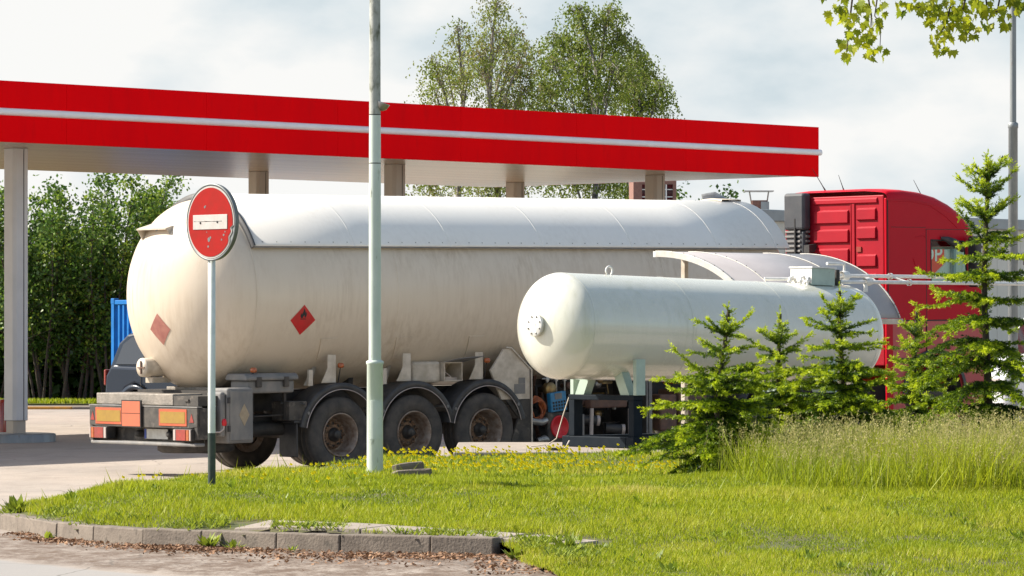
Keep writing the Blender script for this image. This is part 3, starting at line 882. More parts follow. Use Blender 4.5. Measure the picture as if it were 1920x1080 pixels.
mb.build('fascia', M['canopy_red'], can, bevel=0.003, seg=1)
mb = MB()
prof = [(-.055 * math.cos(t), 5.5 + .06 * math.sin(t)) for t in [R(a) for a in range(-90, 91, 20)]]
prof = [(0.025, 5.44)] + prof + [(0.025, 5.56)]
mb.prism(prof, 'x', CL0, CL1 + .05)
mb.prism([(p[1] * 0 + (CL1 - .02) - 0, 0) for p in []] or [(CL1 - .025, 5.44), (CL1 + .055, 5.45), (CL1 + .055, 5.55), (CL1 - .025, 5.56)], 'y', .03, CD)
mb.build('stripe', M['stripe_white'], can)
# soffit of narrow glossy planks running along the canopy
def soffitmat():
    m, t, b = newmat('soffit')
    N, K = t.nodes.new, t.links.new
    tcn = N('ShaderNodeTexCoord'); sp = N('ShaderNodeSeparateXYZ'); K(tcn.outputs['Object'], sp.inputs[0])
    fr = N('ShaderNodeMath'); fr.operation = 'MULTIPLY'; fr.inputs[1].default_value = 1 / .15; K(sp.outputs['Y'], fr.inputs[0])
    fl = N('ShaderNodeMath'); fl.operation = 'FLOOR'; K(fr.outputs[0], fl.inputs[0])
    fc = N('ShaderNodeMath'); fc.operation = 'FRACT'; K(fr.outputs[0], fc.inputs[0])
    wn = N('ShaderNodeTexWhiteNoise'); wn.noise_dimensions = '1D'; K(fl.outputs[0], wn.inputs['W'])
    mx = N('ShaderNodeMixRGB'); mx.inputs[1].default_value = (.44, .34, .235, 1); mx.inputs[2].default_value = (.37, .28, .19, 1); K(wn.outputs[0], mx.inputs[0])
    st = N('ShaderNodeMath'); st.operation = 'LESS_THAN'; st.inputs[1].default_value = .1; K(fc.outputs[0], st.inputs[0])
    m2 = N('ShaderNodeMixRGB'); m2.inputs[2].default_value = (.16, .135, .11, 1); K(st.outputs[0], m2.inputs[0]); K(mx.outputs[0], m2.inputs[1])
    K(m2.outputs[0], b.inputs['Base Color'])
    b.inputs['Roughness'].default_value = .27
    b.inputs['Specular IOR Level'].default_value = .3
    nz = N('ShaderNodeTexNoise'); nz.inputs['Scale'].default_value = 1.2
    mpn = N('ShaderNodeMapping'); mpn.inputs['Scale'].default_value = (.5, 5, 1); K(tcn.outputs['Object'], mpn.inputs[0]); K(mpn.outputs[0], nz.inputs['Vector'])
    bp = N('ShaderNodeBump'); bp.inputs['Strength'].default_value = .25; bp.inputs['Distance'].default_value = .02
    K(nz.outputs[0], bp.inputs['Height']); K(bp.outputs[0], b.inputs['Normal'])
    return m
mb = MB(); mb.box(CL0 + .13, CL1 - .13, .13, CD - .13, CZ0 + .02, CZ0 + .12)
mb.build('soffit', soffitmat(), can)
mb = MB(); mb.box(CL0 + .13, CL1 - .13, .13, CD - .13, CZ1 - .2, CZ1 - .1)
mb.build('roof', M['trim_grey'], can)
mb = MB(); mb.box(12.0, 13.0, 3.2, 3.8, CZ1 - .1, CZ1 + .12); mb.box(12.1, 12.9, 3.3, 3.7, CZ1 + .12, CZ1 + .17)
mb.build('roof_vent', M['white_paint'], can, bevel=.02)

def column(parent, gx_, gy_, island=True, grey=False):
    """square clad column with chamfered corners at canopy-frame coordinates"""
    h = .165; c = .05
    sec = [(-h + c, -h), (h - c, -h), (h, -h + c), (h, h - c), (h - c, h), (-h + c, h), (-h, h - c), (-h, -h + c)]
    mb = MB()
    mb.prism([(gx_ + p[0], gy_ + p[1]) for p in sec], 'z', .36, CZ0 + .018)
    o = mb.build('column', M['column_grey'] if grey else M['column_beige'], parent, bevel=.008, seg=1)
    g = MB()                                   # cover strip joint
    g.box(gx_ + .03, gx_ + .045, gy_ - h - .003, gy_ - h + .01, .37, CZ0)
    g.build('joint', M['chassis'], o)
    f = MB(); f.prism([(gx_ + p[0] * .82, gy_ + p[1] * .82) for p in sec], 'z', .1, .358)
    f.build('foot', M['column_beige'], o)
    if island:
        b_ = MB()
        b_.lathe([(-.1, .68), (.125, .68), (.14, .66), (.145, .6)], 'z', 40, (gx_, gy_, 0)); b_.lathe([(.145, .6), (.146, .001)], 'z', 40, (gx_, gy_, 0))
        b_.build('island_ring', M['galv'], o)
    return o
def to_can(px, D):
    X = (px - 960) / F * D; v = Vector((X + 8.4, D - 65.0))
    return (v.x * math.cos(CY) + v.y * math.sin(CY), -v.x * math.sin(CY) + v.y * math.cos(CY))
for px, D, gr in ((30, 67.9, True), (740, 74.4, False), (1228, 79.6, False), (485, 77.7, False), (966, 83.6, False)):
    a, b = to_can(px, D); column(can, a, b, grey=gr)
column(can, -7.2, 2.1); column(can, -4.6, 6.5)

rb = thing('red_bollard', 'dark red bollard half hidden behind the left canopy column', 'bollard', (W(6, 0, 70).x, 70, 0))
mb = MB(); mb.lathe([(0, .09), (.62, .09), (.68, .06), (.69, .001)], 'z', 16); mb.build('post', M['lamp_red'], rb)
mb = MB(); mb.lathe([(0, .12), (.03, .12), (.035, .09)], 'z', 16); mb.build('foot', M['chassis'], rb)

# ------------------------------------------------------------------ beige warehouse, chimney and tower behind
d = Vector((.635, .773)).normalized(); WY = math.atan2(d.y, d.x)
wh = thing('warehouse', 'low beige metal-clad warehouse behind the red cab', 'building', (4.3, 83.6, 0), WY)
mb = MB()
for i in range(44):
    x0 = i * .5
    mb.box(x0 + .006, x0 + .494, 0, .06, 0, 4.25)
mb.box(0, 22, .062, 14, 0, 4.24)
mb.build('wall', M['wall_beige'], wh)
mb = MB(); mb.box(-.12, 22.1, -.12, 14.1, 4.252, 4.50); mb.build('roof_edge', M['trim_grey'], wh, bevel=.02)
mb = MB()
for x in np.arange(1.0, 22, 4.0): mb.box(x, x + .1, -.1, -.01, 0, 4.24); mb.cut()
mb.build_parts('downpipe', M['trim_grey'], wh)
# chimney on the warehouse roof
p = W(1424, 387, 87)
ch = thing('chimney', 'short brick chimney with a flat wire-held metal cowl above the tanker', 'chimney', (p.x, 87.0, 3.78))
mb = MB(); mb.box(-.17, .17, -.17, .17, 0, .98); mb.build('stack', M['brick'], ch)
mb = MB(); mb.box(.02, .2, -.2, .2, .3, .95); mb.build('render_patch', M['trim_grey'], ch)
mb = MB(); mb.box(-.34, .3, -.28, .28, 1.17, 1.19)
for sx in (-.22, .2): mb.tube([(sx * .8, 0, .9), (sx, 0, 1.17)], .018, 6)
mb.build('cowl', M['steel'], ch)
# bent metal vent
p = W(1345, 375, 88)
vt = thing('roof_vent_pipe', 'bent shiny metal vent duct poking above the tanker', 'vent', (p.x, 88.0, 3.2))
mb = MB(); mb.tube([(.12, 0, -.2), (.12, 0, 1.35), (.08, 0, 1.5), (-.06, 0, 1.58), (-.3, 0, 1.52)], [.2, .2, .21, .21, .22], 16)
mb.build('duct', M['steel'], vt)
mb = MB(); mb.lathe([(0, .235), (.05, .235)], 'z', 16, (.12, 0, 1.15)); mb.build('collar', M['galv'], vt)
# brick stair tower with gridded window
p = W(1228, 345, 92)
tw = thing('brick_tower', 'brick stair tower with a white-barred dark window behind a canopy column', 'building', (p.x, 92.0, 0), R(2))
mb = MB(); mb.box(-.5, -.30, 0, 1.6, 0, 5.6); mb.box(.42, .5, 0, 1.6, 0, 5.6); mb.box(-.3, .42, .25, 1.6, 0, 5.6); mb.box(-.3, .42, 0, .25, 0, 3.2); mb.box(-.3, .42, 0, .25, 5.3, 5.6)
mb.build('wall', M['brick'], tw)
mb = MB(); mb.box(-.3, .42, .12, .14, 3.2, 5.3); wn = mb.build('window', M['car_glass'], tw)
mb = MB()
for z in np.arange(3.3, 5.3, .17): mb.box(-.3, .42, .06, .1, z, z + .022)
for x in (-.1, .08, .25): mb.box(x, x + .03, .03, .058, 3.2, 5.3)
mb.build('bars', M['white_paint'], wn)
mb = MB(); mb.box(-.56, .56, -.06, 1.66, 5.6, 5.72); mb.build('roof', M['trim_grey'], tw)

# ------------------------------------------------------------------ blue shipping container
ct = thing('shipping_container', 'blue corrugated shipping container beside the dark car', 'container', (-7.22, 86.6, .02), R(45))
mb = MB()
n = 14; wd = 2.44
# corrugated end (the face at local x=0, spanning y 0..wd)
pts = []
for i in range(n):
    y0 = .12 + i * (wd - .24) / n; st = (wd - .24) / n
    pts += [(0.0, y0), (0.0, y0 + st * .35), (.05, y0 + st * .5), (.05, y0 + st * .85)]
pts += [(0.0, wd - .12), (.1, wd - .12), (.1, .12)]
mb.prism([(p[0] + .02, p[1]) for p in pts], 'z', .16, 2.45)
pts = []
n2_ = 22; Lc = 6.0
for i in range(n2_):
    x0 = .12 + i * (Lc - .24) / n2_; st = (Lc - .24) / n2_
    pts += [(x0, 0), (x0 + st * .35, 0), (x0 + st * .5, .04), (x0 + st * .85, .04)]
pts += [(Lc - .12, .0), (Lc - .12, .1), (.12, .1)]
mb.prism([(p[0], p[1] + .02) for p in pts], 'z', .16, 2.45)
mb.box(.14, Lc - .02, wd - .1, wd - .03, .16, 2.45); mb.box(.12, Lc - .1, .12, wd - .12, 2.5, 2.55); mb.box(Lc - .1, Lc - .04, .12, wd - .12, .16, 2.45)
mb.build('shell', M['container_blue'], ct)
mb = MB()
for x in (0, Lc - .11):
    for y in (0, wd - .11): mb.box(x, x + .11, y, y + .11, 0, 2.59)
for z in (.02, 2.46):
    mb.box(.112, Lc - .112, .005, .1, z, z + .1); mb.box(.112, Lc - .112, wd - .1, wd - .005, z, z + .1)
    mb.box(.005, .1, .112, wd - .112, z, z + .1); mb.box(Lc - .1, Lc - .005, .112, wd - .112, z, z + .1)
fr = mb.build('frame', M['container_blue'], ct, bevel=.01, seg=1)
mb = MB()
for x in (-.006, Lc - .13):
    for y in (-.006, wd - .12):
        for z in (-.005, 2.47): mb.cut(); mb.box(x, x + .14, y, y + .126, z, z + .13)
mb.build_parts('corner_casting', M['container_blue'], ct, bevel=.015)

# ------------------------------------------------------------------ dark SUV beyond the tanker
car = thing('parked_car', 'dark car parked beyond the tanker with only its rear quarter showing', 'car', (-7.83, 76.0, -.02), R(-40))
car.scale = (1.08, 1.05, 1.12)
# local: x forward from rear bumper, y left (width 0..1.8), z up
side = [(.06, .42), (.0, .62), (.03, .95), (.16, 1.12), (4.0, 1.02), (4.45, .85), (4.55, .55), (4.5, .32), (3.95, .3), (3.85, .62), (3.55, .78), (3.2, .7), (3.05, .3),
        (1.27, .3), (1.2, .55), (1.0, .74), (.78, .8), (.55, .72), (.4, .5), (.36, .36)]
mb = MB(); mb.prism(side, 'y', 0, 1.78); bd = mb.build('body', M['car_paint'], car, bevel=.06, seg=3)
gh = [(.06, 1.06), (.22, 1.50), (.42, 1.66), (.8, 1.72), (2.6, 1.70), (3.35, 1.04)]
mb = MB(); v = [(p[0], .06 + max(0, p[1] - 1.08) * .22, p[1]) for p in gh] + [(p[0], 1.72 - max(0, p[1] - 1.08) * .22, p[1]) for p in gh]
n = len(gh)
mb.add(v, [tuple(range(n)), tuple(range(2*n-1, n-1, -1))] + [(i, i+n, (i+1) % n+n, (i+1) % n) for i in range(n)])
mb.build('cabin', M['car_paint'], car, bevel=.05, seg=3)
def side_win(poly, nm='window'):
    mb = MB()
    mb.add([(x, .045 + max(0, z - 1.08) * .22, z) for x, z in poly], [tuple(range(len(poly)))])
    mb.cut(); mb.add([(x, 1.735 - max(0, z - 1.08) * .22, z) for x, z in poly], [tuple(range(len(poly)))])
    return mb.build_parts(nm, M['car_glass'], car, solid=.01)
side_win([(.24, 1.14), (.36, 1.48), (.55, 1.6), (.92, 1.63), (.9, 1.14)])
side_win([(.98, 1.14), (1.0, 1.65), (1.75, 1.66), (1.78, 1.14)]); side_win([(1.86, 1.14), (1.83, 1.66), (2.55, 1.63), (3.05, 1.14)])
mb = MB(); mb.tube([(.94, .035, 1.12), (.97, -.0 + .12, 1.66)], .012, 6); mb.cut(); mb.tube([(1.82, .035, 1.12), (1.79, .12, 1.66)], .012, 6); mb.cut(); mb.tube([(.93, -.012, .55), (.94, -.012, 1.1)], .006, 5); mb.build_parts('door_seam', M['chassis'], car)
mb = MB(); mb.lathe([(-.02, .43), (-.05, .44), (-.05, .36), (0, .35)], 'y', 24, (.8, .0, .36), R(-85), R(85)); mb.cut(); mb.lathe([(-.02, .43), (-.05, .44), (-.05, .36), (0, .35)], 'y', 24, (3.55, .0, .36), R(-85), R(85)); mb.build_parts('arch_trim', M['car_paint'], car)
for x in (.8, 3.52):
    for y in (.12, 1.66):
        we = empty_part('wheel', car, (x, y, .345))
        mb = MB(); mb.lathe([(-.1, .2), (-.11, .3), (-.09, .34), (.09, .34), (.11, .3), (.1, .2)], 'y', 28); mb.build('tyre', M['rubber'], we)
        mb = MB(); mb.lathe([(-.08, .215), (-.06, .19), (-.03, .001)], 'y', 24); mb.lathe([(.08, .215), (.06, .19), (.03, .001)], 'y', 24); mb.build('rim', M['steel'], we)
mb = MB(); mb.box(-.06, .34, -.02, 1.8, .3, .55); mb.build('bumper', M['car_grey'], car, bevel=.05, seg=3)
mb = MB(); mb.box(-.005, .05, -.004, .16, .78, 1.05); mb.build('tail_lamp', M['lamp_red'], car, bevel=.02)
mb = MB(); mb.box(-.005, .1, 1.63, 1.784, .72, 1.1); mb.build('tail_lamp', M['lamp_red'], car, bevel=.02)
for x in (1.15, 2.1):
    mb = MB(); mb.tube([(x, -.01, .94), (x + .04, -.035, .95), (x + .16, -.035, .95), (x + .2, -.01, .94)], .016, 8); mb.build('door_handle', M['car_paint'], car)

# ------------------------------------------------------------------ white van and tall galvanised lamp post at the right edge
van = thing('white_van', 'white van parked at the right edge behind the tallest spruce', 'van', (9.0, 72.5, .05), R(25))
prof = [(0, .45), (.02, 1.0), (.5, 1.2), (1.1, 1.35), (1.75, 2.25), (2.2, 2.4), (5.2, 2.4), (5.25, .4), (4.75, .35), (4.6, .7), (4.2, .75), (3.9, .35), (1.35, .35), (1.2, .7), (.8, .75), (.5, .4)]
mb = MB(); mb.prism(prof, 'y', 0, 1.95); mb.build('body', M['van_white'], van, bevel=.08, seg=3)
mb = MB(); mb.add([(1.42, -.012, 1.42), (1.86, -.012, 2.1), (2.5, -.012, 2.1), (2.5, -.012, 1.42)], [(0, 1, 2, 3)]); mb.build('window', M['car_glass'], van, solid=.01)
mb = MB(); mb.add([(1.13, .12, 1.42), (1.13, 1.83, 1.42), (1.7, 1.78, 2.22), (1.7, .17, 2.22)], [(0, 1, 2, 3)]); mb.build('windscreen', M['car_glass'], van, solid=.01)
for x in (.85, 4.25):
    for y in (.1, 1.85):
        we = empty_part('wheel', van, (x, y, .34))
        mb = MB(); mb.lathe([(-.11, .2), (-.12, .3), (-.09, .34), (.09, .34), (.12, .3), (.11, .2)], 'y', 24); mb.build('tyre', M['rubber'], we)
        mb = MB(); mb.lathe([(-.09, .215), (-.06, .19), (-.03, .001)], 'y', 20); mb.build('rim', M['steel'], we)
mb = MB(); mb.box(-.03, .06, .15, .5, .75, .98); mb.build('headlight', M['lamp_white'], van, bevel=.03)
mb = MB(); mb.box(-.03, .06, 1.45, 1.8, .75, .98); mb.build('headlight', M['lamp_white'], van, bevel=.03)

p = W(1899.5, 620, 58)
lp2 = thing('lamp_post', 'tall blue-grey galvanised lamp post at the right edge behind the tallest spruce', 'lamp post', (p.x, 58, 0))
mb = MB(); mb.lathe([(0, .075), (4.86, .068), (4.87, .076), (4.93, .076), (4.95, .06)], 'z', 20); mb.build('shaft', M['galv'], lp2)
mb = MB(); mb.lathe([(4.95, .048), (9.5, .042)], 'z', 18); mb.tube([(0, 0, 9.4), (-.2, -.3, 9.7), (-.5, -.8, 9.8)], .035, 8); mb.build('upper_shaft', M['galv'], lp2)
mb = MB(); mb.box(-.75, -.4, -1.2, -.7, 9.74, 9.86); mb.build('lamp_head', M['trim_grey'], lp2, bevel=.04)
mb = MB(); mb.tube([(.07, 0, 2.95), (.17, 0, 2.95)], .02, 8); mb.box(.15, .24, -.06, .06, 2.86, 3.02); mb.build('bracket', M['galv'], lp2, bevel=.01)

# stop sign seen through the cab windows
D = 70.0; p = W(1731, 478, D)
ss = thing('stop_sign', 'red octagonal stop sign seen through the cab side window', 'road sign', (p.x, D, .03), 0)
zc = p.z - .03; r_ = .43
octo = lambda rr: [(rr * math.cos(R(22.5 + 45 * k)), zc + rr * math.sin(R(22.5 + 45 * k))) for k in range(8)]
mb = MB(); mb.tube([(0, .04, 0), (0, .04, zc + .35)], .035, 12); mb.build('post', M['galv'], ss)
mb = MB(); mb.prism(octo(r_), 'y', -.004, .01); plate = mb.build('plate', M['sign_white'], ss)
mb = MB(); mb.prism(octo(r_ - .03), 'y', -.008, -.005); mb.build('red_field', M['stop_red'], ss)
def text_mesh(body, size, mat, parent, loc, rot, name='lettering', ext=.002, sx=1.0):
    cu = bpy.data.curves.new(name, 'FONT'); cu.body = body; cu.size = size; cu.align_x = 'CENTER'; cu.align_y = 'CENTER'; cu.extrude = ext
    cu.offset = size * .012
    o = bpy.data.objects.new(name, cu); C.objects.link(o)
    bpy.context.view_layer.update()
    me = bpy.data.meshes.new_from_object(o.evaluated_get(bpy.context.evaluated_depsgraph_get()))
    bpy.data.objects.remove(o); bpy.data.curves.remove(cu)
    o = bpy.data.objects.new(name, me); me.materials.clear(); me.materials.append(mat); C.objects.link(o)
    o.parent = parent; o.location, o.rotation_euler, o.scale = loc, rot, (sx, 1, 1)
    return o
text_mesh('STOP', .36, M['white_paint'], ss, (0, -.011, zc), (R(90), 0, 0), sx=.78)
mb = MB(); mb.box(-.36, .16, -.01, .005, zc - .72, zc - .47); mb.build('lower_plate', M['sign_white'], ss, bevel=.02)

# ------------------------------------------------------------------ near lamp post with painted base
p = W(703, 888, 40)
LZ = float(zlawn(p.x, 40))
lp = thing('lamp_post', 'pale green-white steel lamp post standing in the lawn, nearest post', 'lamp post', (p.x, 40, LZ - .02))
mb = MB(); mb.lathe([(0, .083), (1.13, .081), (1.14, .089), (1.165, .089), (1.175, .068)], 'z', 32); mb.build('base_section', M['post_paint'], lp)
mb = MB(); mb.lathe([(1.175, .063), (3.16, .060)], 'z', 28); mb.lathe([(3.17, .060), (3.65, .058)], 'z', 28); mb.build('shaft', M['post_paint'], lp)
mb = MB(); mb.lathe([(3.155, .0585), (3.175, .0585)], 'z', 28); mb.cut(); mb.lathe([(3.645, .0565), (3.665, .0565)], 'z', 28); mb.build_parts('band', M['ink_black'], lp)
mb = MB(); mb.lathe([(3.66, .058), (8.2, .044)], 'z', 28); mb.tube([(0, 0, 8.1), (0, .25, 8.5), (0, .9, 8.7)], .035, 8); us = mb.build('upper_shaft', M['post_old'], lp)
mb = MB(); mb.box(-.14, .14, .8, 1.4, 8.64, 8.78); mb.build('lamp_head', M['trim_grey'], lp, bevel=.05)
# access door: curved plate on the front right
mb = MB()
def arcplate(r, t0, t1, z0, z1, n=8):
    v = []
    for i in range(n + 1):
        t = t0 + (t1 - t0) * i / n
        for rr, z in ((r, z0), (r, z1), (r - .01, z0), (r - .01, z1)): v.append((rr * math.cos(t), rr * math.sin(t), z))
    f = []
    for i in range(n):
        a, b = i * 4, i * 4 + 4
        f += [(a, b, b+1, a+1), (a+1, b+1, b+3, a+3), (a, a+2, b+2, b)]
    f += [(0, 1, 3, 2), (n*4, n*4+2, n*4+3, n*4+1)]
    mb.add(v, f, False)
arcplate(.0855, R(-125), R(-28), .38, .77)
mb.m = 0
arcplate(.090, R(-82), R(-35), .42, .72)
mb.build('access_door', M['post_paint'], lp)
# small half-round mirror lamp clamped to the shaft
mb = MB(Matrix.Translation((.078, .0, 3.77)) @ Matrix.Scale(.78, 4) @ Matrix.Rotation(R(20), 4, 'Y'))
mb.lathe([(-.10, .001), (-.092, .04), (-.06, .075), (0, .095), (.01, .095), (.005, .085), (0, .001)], 'z', 20)
mb.build('floodlight', M['steel'], lp)

# ------------------------------------------------------------------ no-entry sign
p = W(397, 900, 37.5)
SZ = float(zlawn(p.x, 37.5))
sg = thing('no_entry_sign', 'worn round red no-entry sign with white bar on a green-footed white post', 'road sign', (p.x, 37.5, SZ - .02))
sg.scale = (1.04, 1.04, 1)
mb = MB(); mb.lathe([(.53, .034), (2.62, .034), (2.625, .001)], 'z', 20); mb.build('post', M['post_white'], sg)
mb = MB(); mb.lathe([(0, .0355), (.535, .0355)], 'z', 20); mb.build('post_foot', M['post_green'], sg)
zs = W(0, 417, 37.5).z - SZ + .02
SR = Matrix.Translation((.0, -.066, zs)) @ Matrix.Scale(1.04, 4, (0, 0, 1)) @ Matrix.Rotation(R(-46), 4, 'Z') @ Matrix.Rotation(R(90), 4, 'X')
# disc local: x right, y up, z towards the viewer
mb = MB(SR)
prof = [(-.035, .335), (-.035, .350), (.0, .352), (.006, .350), (.006, .338), (0, .333), (0, .001)]
mb.lathe(prof, 'z', 64, smooth=True); mb.build('rim', M['sign_grey'], sg)
def disc(mb, r, z, n=64, chip=False):
    v = [(0, 0, z)]
    for i in range(n):
        a = 2 * math.pi * i / n; rr = r
        if chip and -.62 < (a if a < math.pi else a - 2 * math.pi) < -.12: rr = r * (.93 + .04 * math.sin(a * 40))
        v.append((rr * math.cos(a), rr * math.sin(a), z))
    mb.add(v, [(0, i + 1, (i + 1) % n + 1) for i in range(n)])
mb = MB(SR); disc(mb, .330, .006, chip=True); mb.build('white_border', M['sign_white'], sg)
mb = MB(SR); disc(mb, .314, .010, chip=True); mb.build('red_field', M['sign_red'], sg)
mb = MB(SR); mb.box(-.242, .242, -.065, .068, .0115, .015); mb.build('white_bar', M['sign_white'], sg, bevel=.004)
mb = MB(SR)
for (x, y, r_) in ((-.135, -.005, .011), (.105, 0, .011)): mb.cut(); mb.lathe([(.0155, r_), (.019, r_ * .9), (.019, .001)], 'z', 10, (x, y, 0))
mb.build_parts('bar_bolt', M['ink_black'], sg)
mb = MB(SR)
us_ = [-.23 + i * .022 for i in range(19)]
lo_ = [(x, .006 + rng.uniform(-.0025, .001), .0156) for x in us_]; hi_ = [(x, .0085 + rng.uniform(-.001, .003), .0156) for x in us_]
mb.add(lo_ + hi_, [(i, i + 1, i + 20, i + 19) for i in range(18)])
mb.build('stain', M['ink_black'], sg)
mb = MB(SR)
for (x, y, r_) in ((-.02, -.16, .02), (.0, -.14, .012), (-.03, -.22, .012), (.19, -.12, .011), (.16, -.16, .009), (-.08, .14, .012), (-.065, .15, .007), (.21, -.09, .008), (-.05, -.09, .006)):
    v = [(x + r_ * math.cos(k) * rng.uniform(.7, 1.2), y + r_ * math.sin(k) * rng.uniform(.7, 1.2), .0115) for k in [j * .785 for j in range(8)]]
    mb.add(v, [tuple(range(8))])
mb.build('dents', M['sign_grey'], sg)
mb = MB(SR); mb.box(-.035, .035, -.19, -.15, -.055, -.03); mb.cut(); mb.box(-.035, .035, .1, .14, -.055, -.03); mb.build_parts('clamp', M['sign_grey'], sg)

# ------------------------------------------------------------------ broken concrete pieces by the post
def rubble(px, py, D, sx, sy, sz, rz, tilt, label):
    q = W(px, py, D)
    z = float(zlawn(q.x, D))
    o = MB(Matrix.Rotation(rz, 4, 'Z') @ Matrix.Rotation(tilt, 4, 'Y'))
    n = 12; top = []
    ring = [(sx * math.copysign(abs(math.cos(a)) ** .5, math.cos(a)) * rng.uniform(.85, 1.05), sy * math.copysign(abs(math.sin(a)) ** .5, math.sin(a)) * rng.uniform(.85, 1.05)) for a in [2 * math.pi * i / n for i in range(n)]]
    v = [(x, y, -.05) for x, y in ring] + [(x, y, sz * rng.uniform(.8, 1.05)) for x, y in ring] + [(x * .8, y * .8, sz * rng.uniform(1.0, 1.1)) for x, y in ring]
    f = [(i, (i+1) % n, (i+1) % n + n, i + n) for i in range(n)] + [(i + n, (i+1) % n + n, (i+1) % n + 2*n, i + 2*n) for i in range(n)] + [tuple(range(2*n, 3*n))]
    o.add(v, f)
    ob = o.build('broken_concrete', M['concrete'], None, (q.x, D, z), bevel=.008)
    tag(ob, label, 'concrete', 'broken concrete by the lamp post')
rubble(768, 884, 40.7, .165, .06, .125, R(14), R(-8), 'larger lump of broken concrete standing in the grass beside the lamp post')
rubble(772, 898, 39.5, .21, .05, .075, R(4), R(-4), 'flat broken concrete strip lying in front of the larger lump by the lamp post')
# ------------------------------------------------------------------ tanker trailer (local x forward, y left, z up)
tr = thing('tanker_trailer', 'long cream gas tanker trailer with white sun shield behind the red cab', 'tanker trailer', TO, (0, -PITCH, R(TYAW)))
TX0, TX1, TZ, TR = -2.75, 7.02, 2.45, 1.315
dome = [(TX0 - .85 * math.sin(R(a)), TR * math.cos(R(a))) for a in range(90, -1, -6)]
dome[0] = (TX0 - .85, .001)
front = [(TX1 + .3 * math.sin(R(a)), max(.001, TR * math.cos(R(a)))) for a in range(0, 91, 10)]
mb = MB()
body = [(x, TR) for x in np.arange(TX0 + .35, TX1 - .05, .35)]
mb.lathe(dome + body + front, 'x', 96, (0, 0, TZ))
tank = mb.build('tank', M['tank_cream'], tr)
mb = MB()
for x in (TX0 - .02, -.35, 2.1, 4.6):
    mb.lathe([(x - .015, TR + .001), (x - .006, TR + .006), (x + .006, TR + .006), (x + .015, TR + .001)], 'x', 96, (0, 0, TZ))
mb.build('weld_seam', M['tank_cream'], tank)
# sun shield: shell over the upper half, lathe angle 0 = +y, 90deg = +z
mb = MB()
HA = R(28)
HR = TR + .075
prof = [(TX0, HR - .006), (TX0, HR), (-.8, HR), (1.2, HR), (3.2, HR), (5.2, HR), (7.22, HR), (7.22, HR - .006)]
mb.lathe(prof, 'x', 72, (0, 0, TZ), HA, math.pi - HA)
sh = mb.build('sun_shield', M['shield_white'], tr, solid=.004)
mb = MB()
for x in (-1.05, .65, 2.35, 4.05, 5.75, 6.95):
    mb.lathe([(x - .010, HR + .0022), (x - .010, HR + .0030), (x + .010, HR + .0030), (x + .010, HR + .0022)], 'x', 72, (0, 0, TZ), HA, math.pi - HA)
mb.build('overlap_strip', M['shield_white'], sh)
mb = MB()
for s in (0, 1):
    a = HA if s == 0 else math.pi - HA
    c, s_ = math.cos(a), math.sin(a)
    for x in np.arange(TX0 + .15, 7.2, .24):
        for dz in (.05,):
            aa = a + (.045 if s == 0 else -.045)
            y, z = (HR + .003) * math.cos(aa), TZ + (HR + .003) * math.sin(aa)
            mb.box(x - .006, x + .006, y - .008, y + .008, z - .006, z + .006)
mb.build('rivets', M['steel'], sh)
mb = MB()                                              # dark gap lip at the rear and the long edge angle
mb.lathe([(TX0 - .012, TR + .005), (TX0 - .012, HR + .012), (TX0 + .012, HR + .012), (TX0 + .012, TR + .005)], 'x', 72, (0, 0, TZ), HA, math.pi - HA)
mb.build('rear_lip', M['black_plastic'], sh)
mb = MB()
for s in (1, -1):
    y0, z0 = s * (HR - .002) * math.cos(HA), TZ + (HR) * math.sin(HA)
    mb.box(TX0, 7.22, y0 - .035 * (s > 0) - 0.0, y0 + .035 * (s < 0), z0 - .022, z0 - .004)
mb.build('edge_rail', M['dusty_grey'], sh)
# shelf of lamps on the dome
mb = MB()
def dome_x(y, z):
    q = max(0.0, 1 - (y * y + (z - TZ) ** 2) / TR ** 2)
    return TX0 - .85 * math.sqrt(q)
yl, yr = .52, -.17
mb.add([(-3.08, yl, 3.47), (-3.08, yr, 3.47), (-3.46, yr, 3.36), (-3.46, yl, 3.36), (-3.46, yr, 3.34), (-3.46, yl, 3.34), (-3.08, yl, 3.45), (-3.08, yr, 3.45)],
       [(0, 1, 2, 3), (3, 2, 4, 5), (5, 4, 7, 6), (0, 3, 5, 6), (1, 7, 4, 2)])
for y in (yl, yr):
    mb.add([(-3.46, y, 3.36), (-3.05, y, 3.47), (-3.2, y, 3.18), (-3.36, y, 3.2), (-3.46, y - .012, 3.36), (-3.05, y - .012, 3.47), (-3.2, y - .012, 3.18), (-3.36, y - .012, 3.2)],
           [(0, 1, 2, 3), (7, 6, 5, 4), (0, 4, 5, 1), (2, 6, 7, 3), (0, 3, 7, 4)])
bk = mb.build('lamp_shelf', M['cream_paint'], tr)
mb = MB(); mb.tube([(-3.33, .17, 3.36), (-3.33, .17, 3.28)], .05, 10); mb.build('lamp', M['galv'], bk)
# dome step at the very top front of shield + manway lid
mb = MB(); mb.lathe([(6.75, TR + .08), (6.75, TR + .11), (7.15, TR + .11), (7.15, TR + .08)], 'x', 40, (0, 0, TZ), R(60), R(100)); mb.build('manway_guard', M['cream_paint'], tr)
